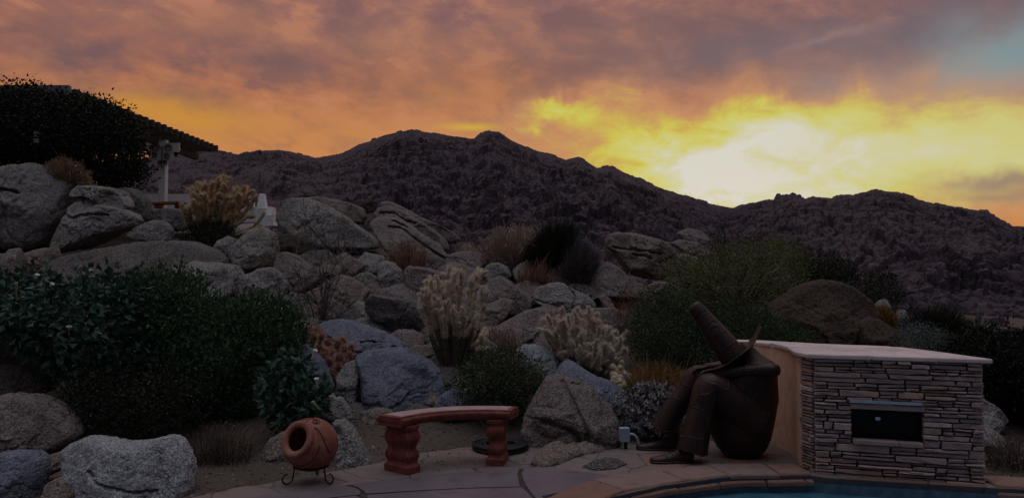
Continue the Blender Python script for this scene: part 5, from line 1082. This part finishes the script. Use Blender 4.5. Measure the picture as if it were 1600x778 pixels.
# dead and dry brush
deadbush('dead_bush', 'leafless dark purple grey bush in front of the tan ledge', 'dead bush', [(462,400),(500,372),(530,390),(556,440),(560,500),(540,530),(480,520),(440,500),(450,450)], 10.4, .5, L_TWIG, 500, 528, 34, .009, 3, 5)
deadbush('dead_bush', 'leafless fine twig bush on the flank of the whale backed boulder', 'dead bush', [(450,340),(490,330),(540,350),(560,380),(570,420),(520,430),(470,410)], 13.0, .4, L_TWIG, 520, 432, 26, .008, 3, 5)
deadbush('rusty_twig_bush', 'rust coloured twig bush under the thin overhanging rock arm', 'dead bush', [(944,480),(960,452),(985,450),(1004,462),(1006,500),(985,520),(955,520)], 10.3, .3, L_RUST, 976, 530, 26, .005, 3, 5)
tuft('rust_grass', 'rusty dry grass growing on the layered outcrop', 'grass', [(592,408),(606,385),(630,368),(652,372),(672,385),(662,410),(640,425),(610,425)], 12.2, .3, L_RUST, 420, .004, 632, .8, .1, by=424, fork=1)
tuft('rust_grass', 'low rusty grass right of the layered outcrop foot', 'grass', [(700,408),(716,378),(740,376),(760,384),(764,410),(740,420),(712,420)], 13.2, .4, L_PINK, 520, .005, 732, .8, .05, by=424, fork=1)
tuft('dry_bush', 'rounded pinkish tan dry bush on the slope below the main peak', 'dry bush', [(742,410),(756,372),(778,354),(806,350),(838,354),(852,372),(846,412),(820,440),(780,432),(755,422)], 13.0, .8, L_PINK, 2400, .005, 800, .45, .06, (L_PINK, 1200, .035), by=438, fork=1)
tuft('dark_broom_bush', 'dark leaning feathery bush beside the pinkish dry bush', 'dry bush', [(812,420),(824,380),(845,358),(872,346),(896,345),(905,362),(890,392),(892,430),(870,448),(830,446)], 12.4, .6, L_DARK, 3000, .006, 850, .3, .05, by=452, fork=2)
tuft('grey_fuzzy_bush', 'purple grey fuzzy dry bush between the dark bush and sloping rock', 'dry bush', [(862,455),(880,400),(900,372),(922,372),(938,395),(940,430),(930,462),(900,478)], 11.9, .45, L_TWIG, 1800, .004, 902, .3, .03, by=480, fork=2)
tuft('rust_grass', 'brown dry grass at the foot of the dark leaning bush', 'grass', [(800,438),(812,410),(850,405),(872,425),(870,446),(830,448)], 11.7, .3, L_RUST, 420, .004, 838, .8, .05, by=452, fork=1)
tuft('rust_grass', 'reddish grass between the flat slab and tan leaning stone', 'grass', [(742,532),(770,500),(800,505),(812,530),(840,538),(800,550),(760,545)], 9.5, .3, L_RUST, 300, .0035, 785, .9, .03, by=548)
bush('brittlebush', 'mounded olive and brown shrub directly behind the bench', 'shrub', [(712,620),(720,580),(745,556),(775,546),(805,548),(835,565),(852,590),(846,625),(828,655),(780,664),(735,655)], 8.15, .5, L_GREEN, 800, 14, .07, .032, .45, .3, 60, L_BTWIG, 780, mix=(L_RUST, 900, .03, .4))
tuft('dry_stalks', 'brown dead stalks rising from the shrub behind the bench', 'dry plant', [(720,610),(730,568),(770,540),(820,548),(846,572),(830,600),(770,600)], 8.1, .4, L_BTWIG, 420, .0025, 780, .5, .04, (L_RUST, 300, .016), by=660, fork=1)
# right hand vegetation
bush('palo_verde', 'airy olive green tree above the sculpture hat', 'tree', [(1034,430),(1052,408),(1080,402),(1110,396),(1140,386),(1170,380),(1200,376),(1226,378),(1246,392),(1244,420),(1252,440),(1230,462),(1190,480),(1140,486),(1090,470),(1052,456)], 11.3, .9, L_OLIVE, 1100, 16, .14, .045, .32, .2, 40, L_BTWIG, 1150, sr=.016)
bush('creosote_bush', 'deep green bush left behind the sculpture hat', 'shrub', [(986,500),(1000,472),(1030,455),(1060,460),(1090,470),(1105,500),(1110,540),(1100,575),(1060,590),(1010,575),(985,545)], 9.3, .6, L_GREEN, 1200, 15, .09, .036, .35, .3, 70, L_BTWIG, 1050)
bush('creosote_bush', 'green bush growing behind the counter between hat and domed boulder', 'shrub', [(1105,520),(1120,480),(1150,470),(1180,478),(1204,495),(1240,505),(1265,525),(1270,545),(1220,560),(1160,565),(1110,570)], 9.0, .5, L_GREEN, 900, 15, .08, .034, .4, .3, 60, L_BTWIG, 1180)
bush('dark_shrub', 'dark shrub on the slope above the domed boulder', 'shrub', [(1235,440),(1246,404),(1280,400),(1310,408),(1332,425),(1326,448),(1280,450)], 14.0, .7, L_DARK, 420, 14, .12, .06, .35, .3, 30, L_DARK, 1285)
bush('dark_shrub', 'dark shrub right above the domed boulder shoulder', 'shrub', [(1340,470),(1352,448),(1380,430),(1396,440),(1400,465),(1380,480),(1356,482)], 12.6, .5, L_DARK, 260, 14, .10, .05, .35, .3, 30, L_DARK, 1372)
tuft('orange_grass', 'small bright orange dry tuft beside the domed boulder', 'grass', [(1368,480),(1384,474),(1398,490),(1404,512),(1388,515),(1374,496)], 10.9, .2, L_GOLD, 900, .004, 1388, .5, .02, by=520, fork=1)
tuft('gold_grass', 'golden grass behind the silver shrub', 'grass', [(972,610),(980,575),(1010,560),(1045,562),(1075,575),(1082,605),(1060,625),(1000,625)], 8.4, .4, L_GOLD, 1000, .0028, 1028, .7, .06, by=640, fork=1)
def silver():
    poly = [(958,650),(962,622),(985,606),(1012,596),(1045,598),(1068,612),(1082,640),(1080,668),(1050,680),(1010,682),(976,668)]; d = 7.75
    bp = P(1025, 684, d); o = thing('silver_shrub', 'rounded silver grey shrub with pale leaf rosettes left of the sculpture', 'shrub', bp); c = shellpts(poly, d, .42, 520, .45)
    cc = np.repeat(c, 12, 0); ax = RNG.normal(size=cc.shape); ax += (cc - (bp + np.array([0, 0, .2]))) * 1.2; v, f = leafquads(cc, ax, .034 * RNG.uniform(.6, 1.2, len(cc)), .42); mesh('foliage', v, f, L_SILVER, o)
    a = np.repeat(bp[None], 160, 0) + RNG.normal(size=(160, 3)) * np.array([.08, .08, 0]); v, f = tubes(quad(a, c[:160], RNG.normal(size=a.shape) * .05, 6), np.linspace(.006, .002, 6)[None], 4); mesh('stems', v, f, L_TWIG, o)
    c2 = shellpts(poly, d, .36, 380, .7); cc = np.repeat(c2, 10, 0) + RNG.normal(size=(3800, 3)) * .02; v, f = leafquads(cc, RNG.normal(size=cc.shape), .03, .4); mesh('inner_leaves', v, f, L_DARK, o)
silver()
bush('sage_bush', 'grey green sage behind the counter top', 'shrub', [(1404,545),(1408,522),(1425,512),(1450,512),(1474,522),(1486,545),(1470,562),(1430,562)], 8.9, .4, L_SAGE, 300, 14, .06, .032, .35, .4, 40, L_TWIG, 1445)
tuft('dark_broom_bush', 'dark green feathery bush above the grey green sage', 'shrub', [(1412,510),(1430,485),(1460,478),(1490,485),(1505,505),(1498,535),(1450,530)], 10.2, .6, L_DARK, 2000, .004, 1458, .35, .03, by=548, fork=2)
def yucca():
    bp = P(1527, 534, 9.7); o = thing('yucca_plant', 'spiky yucca rosette behind the counter at right', 'plant', bp); mb = MB(); V = []; Fs = []; nv = 0
    for k in range(90):
        a = RNG.uniform(0, 6.28); e = RNG.uniform(.05, 1.45); l = RNG.uniform(.24, .36); dr = np.array([math.cos(a) * math.cos(e), math.sin(a) * math.cos(e), math.sin(e)]); sd = np.array([-math.sin(a), math.cos(a), 0]); pts = [bp + dr * l * t + np.array([0, 0, .1 - .10 * t * t * math.cos(e)]) for t in (0, .3, .7, 1)]
        w = (.010, .013, .008, .001); v = []
        for p, ww in zip(pts, w): v += [p - sd * ww, p + sd * ww]
        V += v; Fs += [[nv + i * 2, nv + i * 2 + 1, nv + i * 2 + 3, nv + i * 2 + 2] for i in range(3)]; nv += 8
    mesh('leaves', V, np.array(Fs), L_SAGE, o)
yucca()
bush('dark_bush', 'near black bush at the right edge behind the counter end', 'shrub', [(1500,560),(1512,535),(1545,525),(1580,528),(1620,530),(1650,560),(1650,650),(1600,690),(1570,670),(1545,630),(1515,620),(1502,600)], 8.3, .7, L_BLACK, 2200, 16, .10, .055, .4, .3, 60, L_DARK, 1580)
tuft('dry_grass', 'greyish dry grass beside the right end of the counter', 'grass', [(1530,715),(1545,690),(1575,682),(1610,685),(1640,690),(1640,735),(1560,742)], 6.7, .4, L_BTWIG, 700, .0025, 1580, .85, .05, (L_STRAW, 500, .014), by=748, fork=1)
deadbush('ocotillo', 'thin dark stalk standing against the mountain foot', 'plant', [(1122,350),(1127,344),(1132,350),(1130,368),(1124,366)], 19.0, .1, L_DARK, 1127, 398, 9, .014, 2, 3)

# ---------------------------------------------------------------- house terrace on the left summit
pg = thing('pergola', 'timber pergola with stepped rafter ends on a white post', 'pergola', (-10.3, 21, 3.4)); ZP = 6.0
for k in range(24):
    y = 17.1 + k * .33; xe = -10.05 + .018 * k + (.0 if k else 0); x0 = -15.5
    mb = MB(); mb.box(((xe + x0) / 2, y, ZP - .11), (xe - x0, .11, .20 if k else .22), 0, jit=.006); mb.out('rafter', TIMBER if k == 0 else TIMBER_D, pg)
mb = MB(); mb.box((-10.45, 20.9, ZP - .33), (.16, 8.2, .22)); mb.box((-14.6, 20.9, ZP - .33), (.16, 8.2, .22)); mb.out('beam', TIMBER_D, pg)
PX = -10.25; PY = 22.2
mb = MB(); mb.box((PX, PY, 4.4), (.20, .20, 2.6)); mb.out('post', WPAINT, pg); mb = MB(); mb.box((-14.6, 18.0, 4.4), (.2, .2, 2.9)); mb.out('post', WPAINT, pg)
def scallop():
    pts = [(-.44, 0), (-.44, -.12)]; 
    for cx_, cz, r, a0, a1 in [(-.36, -.14, .10, 180, 330), (-.22, -.30, .13, 170, 320), (.0, -.42, .15, 190, 350), (.22, -.30, .13, 220, 370), (.36, -.14, .10, 210, 360)]:
        for t in np.linspace(a0, a1, 9): pts.append((cx_ + r * math.cos(R_(t)), cz + r * math.sin(R_(t))))
    pts += [(.44, -.12), (.44, 0)]; z0 = ZP - .40; pts = [(x * 1.12, z * 1.25) for x, z in pts]
    return MB().loft([[(PX + .02 + x, PY - .13 + y, z0 + z) for x, z in pts] for y in (0, .06)])
bk = scallop().out('bracket', flat('cream_paint', (.50, .47, .42), .8, .1, 8, .2), pg)
mb = MB(); z0 = ZP - .44
def spiral(cx_, cz, r, s, turns=1.4, start=0.0): return [(PX + .02 + cx_ * 1.1 + s * 1.25 * r * (1 - .62 * u) * math.cos(start + u * turns * 2 * PI), PY - .15, z0 + cz * 1.2 + 1.25 * r * (1 - .62 * u) * math.sin(start + u * turns * 2 * PI)) for u in np.linspace(0, 1, 22)]
for a in ((-.16, -.10, .10, 1), (.16, -.10, .10, -1), (-.20, -.28, .06, 1), (.13, -.30, .07, -1), (-.06, -.46, .05, 1), (.08, -.45, .05, -1), (-.30, -.08, .05, 1)): mb.tube([spiral(*a)], .012, 5, ref=(0, 1, 0))
mb.tube([[(PX + .02, PY - .15, z0 - t) for t in np.linspace(.05, .72, 8)]], .014, 5); mb.out('iron_scroll', IRON, bk)
wy = 22.6; ww = thing('white_wall', 'low whitewashed terrace wall with stepped tower and arched niche', 'wall', P(330, 345, wy))
def W3(px, py, d=None): return P(px, py, d or wy)
def panel(pts, d, th): return MB().loft([[tuple(W3(x, y, d) + np.array([0, dy, 0])) for x, y in pts] for dy in (0, th)])
panel([(190,304),(300,303),(392,322),(400,323),(400,368),(190,360)], 22.8, .25).out('terrace_wall', WHITE, ww)
panel([(364,336),(388,323),(423,323),(423,345),(364,348)], 21.9, .5).out('stepped_base', WHITE, ww); panel([(398,337),(427,336),(427,352),(410,354),(398,351)], 21.5, .38).out('stepped_base', WHITE, ww)
tw = W3(411, 325, 21.9); mb = MB(); rg = []
for z, wx in ((0, .125), (.12, .115), (.30, .088), (.40, .075), (.42, .062)): rg.append([(tw[0] - .02 + wx * a, tw[1] + wx * b, tw[2] - .02 + z) for a, b in ((-1, -.8), (-.8, -1), (.8, -1), (1, -.8), (1, .8), (.8, 1), (-.8, 1), (-1, .8))])
mb.loft(rg).out('tower', WHITE, ww)
mb = MB(); mb.lathe([(.09, 0), (.09, .1), (.08, .15), (.055, .185), (.001, .2)], W3(393, 324, 21.9), (0, 0, 1), 16); dm = mb.out('dome', WHITE, ww, smooth=True)
c = W3(394, 319, 21.78); MB().box(c, (.07, .03, .09)).out('window', IRON, dm); c = W3(412, 336, 21.56); MB().box(c, (.07, .06, .07)).out('tile', TILE, ww)
pb = thing('wooden_bench', 'orange brown plank bench in front of the white terrace wall', 'bench', W3(260, 324, 20.6))
c0, c1 = W3(237, 316.5, 20.6), W3(285, 318.8, 20.3); mb = MB(); mm = (c0 + c1) / 2; mb.box(mm, (np.linalg.norm(c1 - c0), .34, .06), math.atan2(c1[1] - c0[1], c1[0] - c0[0]), ch=.008); mb.out('seat', WOODB, pb)
for px in (248, 280): c = W3(px, 322, 20.5); MB().box(c, (.16, .2, .14)).out('leg', WOODB, pb)
lp = P(57, 213, 15.45); gl_ = thing('globe_lamp', 'small unlit white globe lamp in front of the dark vine', 'lamp', (lp[0], lp[1], lp[2] - .2))
mb = MB(); mb.lathe([(.001, -.06), (.04, -.045), (.06, 0), (.045, .045), (.001, .06)], lp + np.array([0, 0, .03]), (0, 0, 1), 16); mb.out('globe', WPAINT, gl_, smooth=True)
mb = MB(); mb.lathe([(.05, 0), (.06, .05), (.03, .1), (.02, .02)], lp + np.array([0, 0, -.14]), (0, 0, 1), 12); mb.out('collar', WPAINT, gl_); mb = MB(); mb.tube([[tuple(lp + np.array([0, 0, -z])) for z in (.1, .6, 1.2, 2.4)]], .02, 6); mb.out('pole', IRON, gl_)
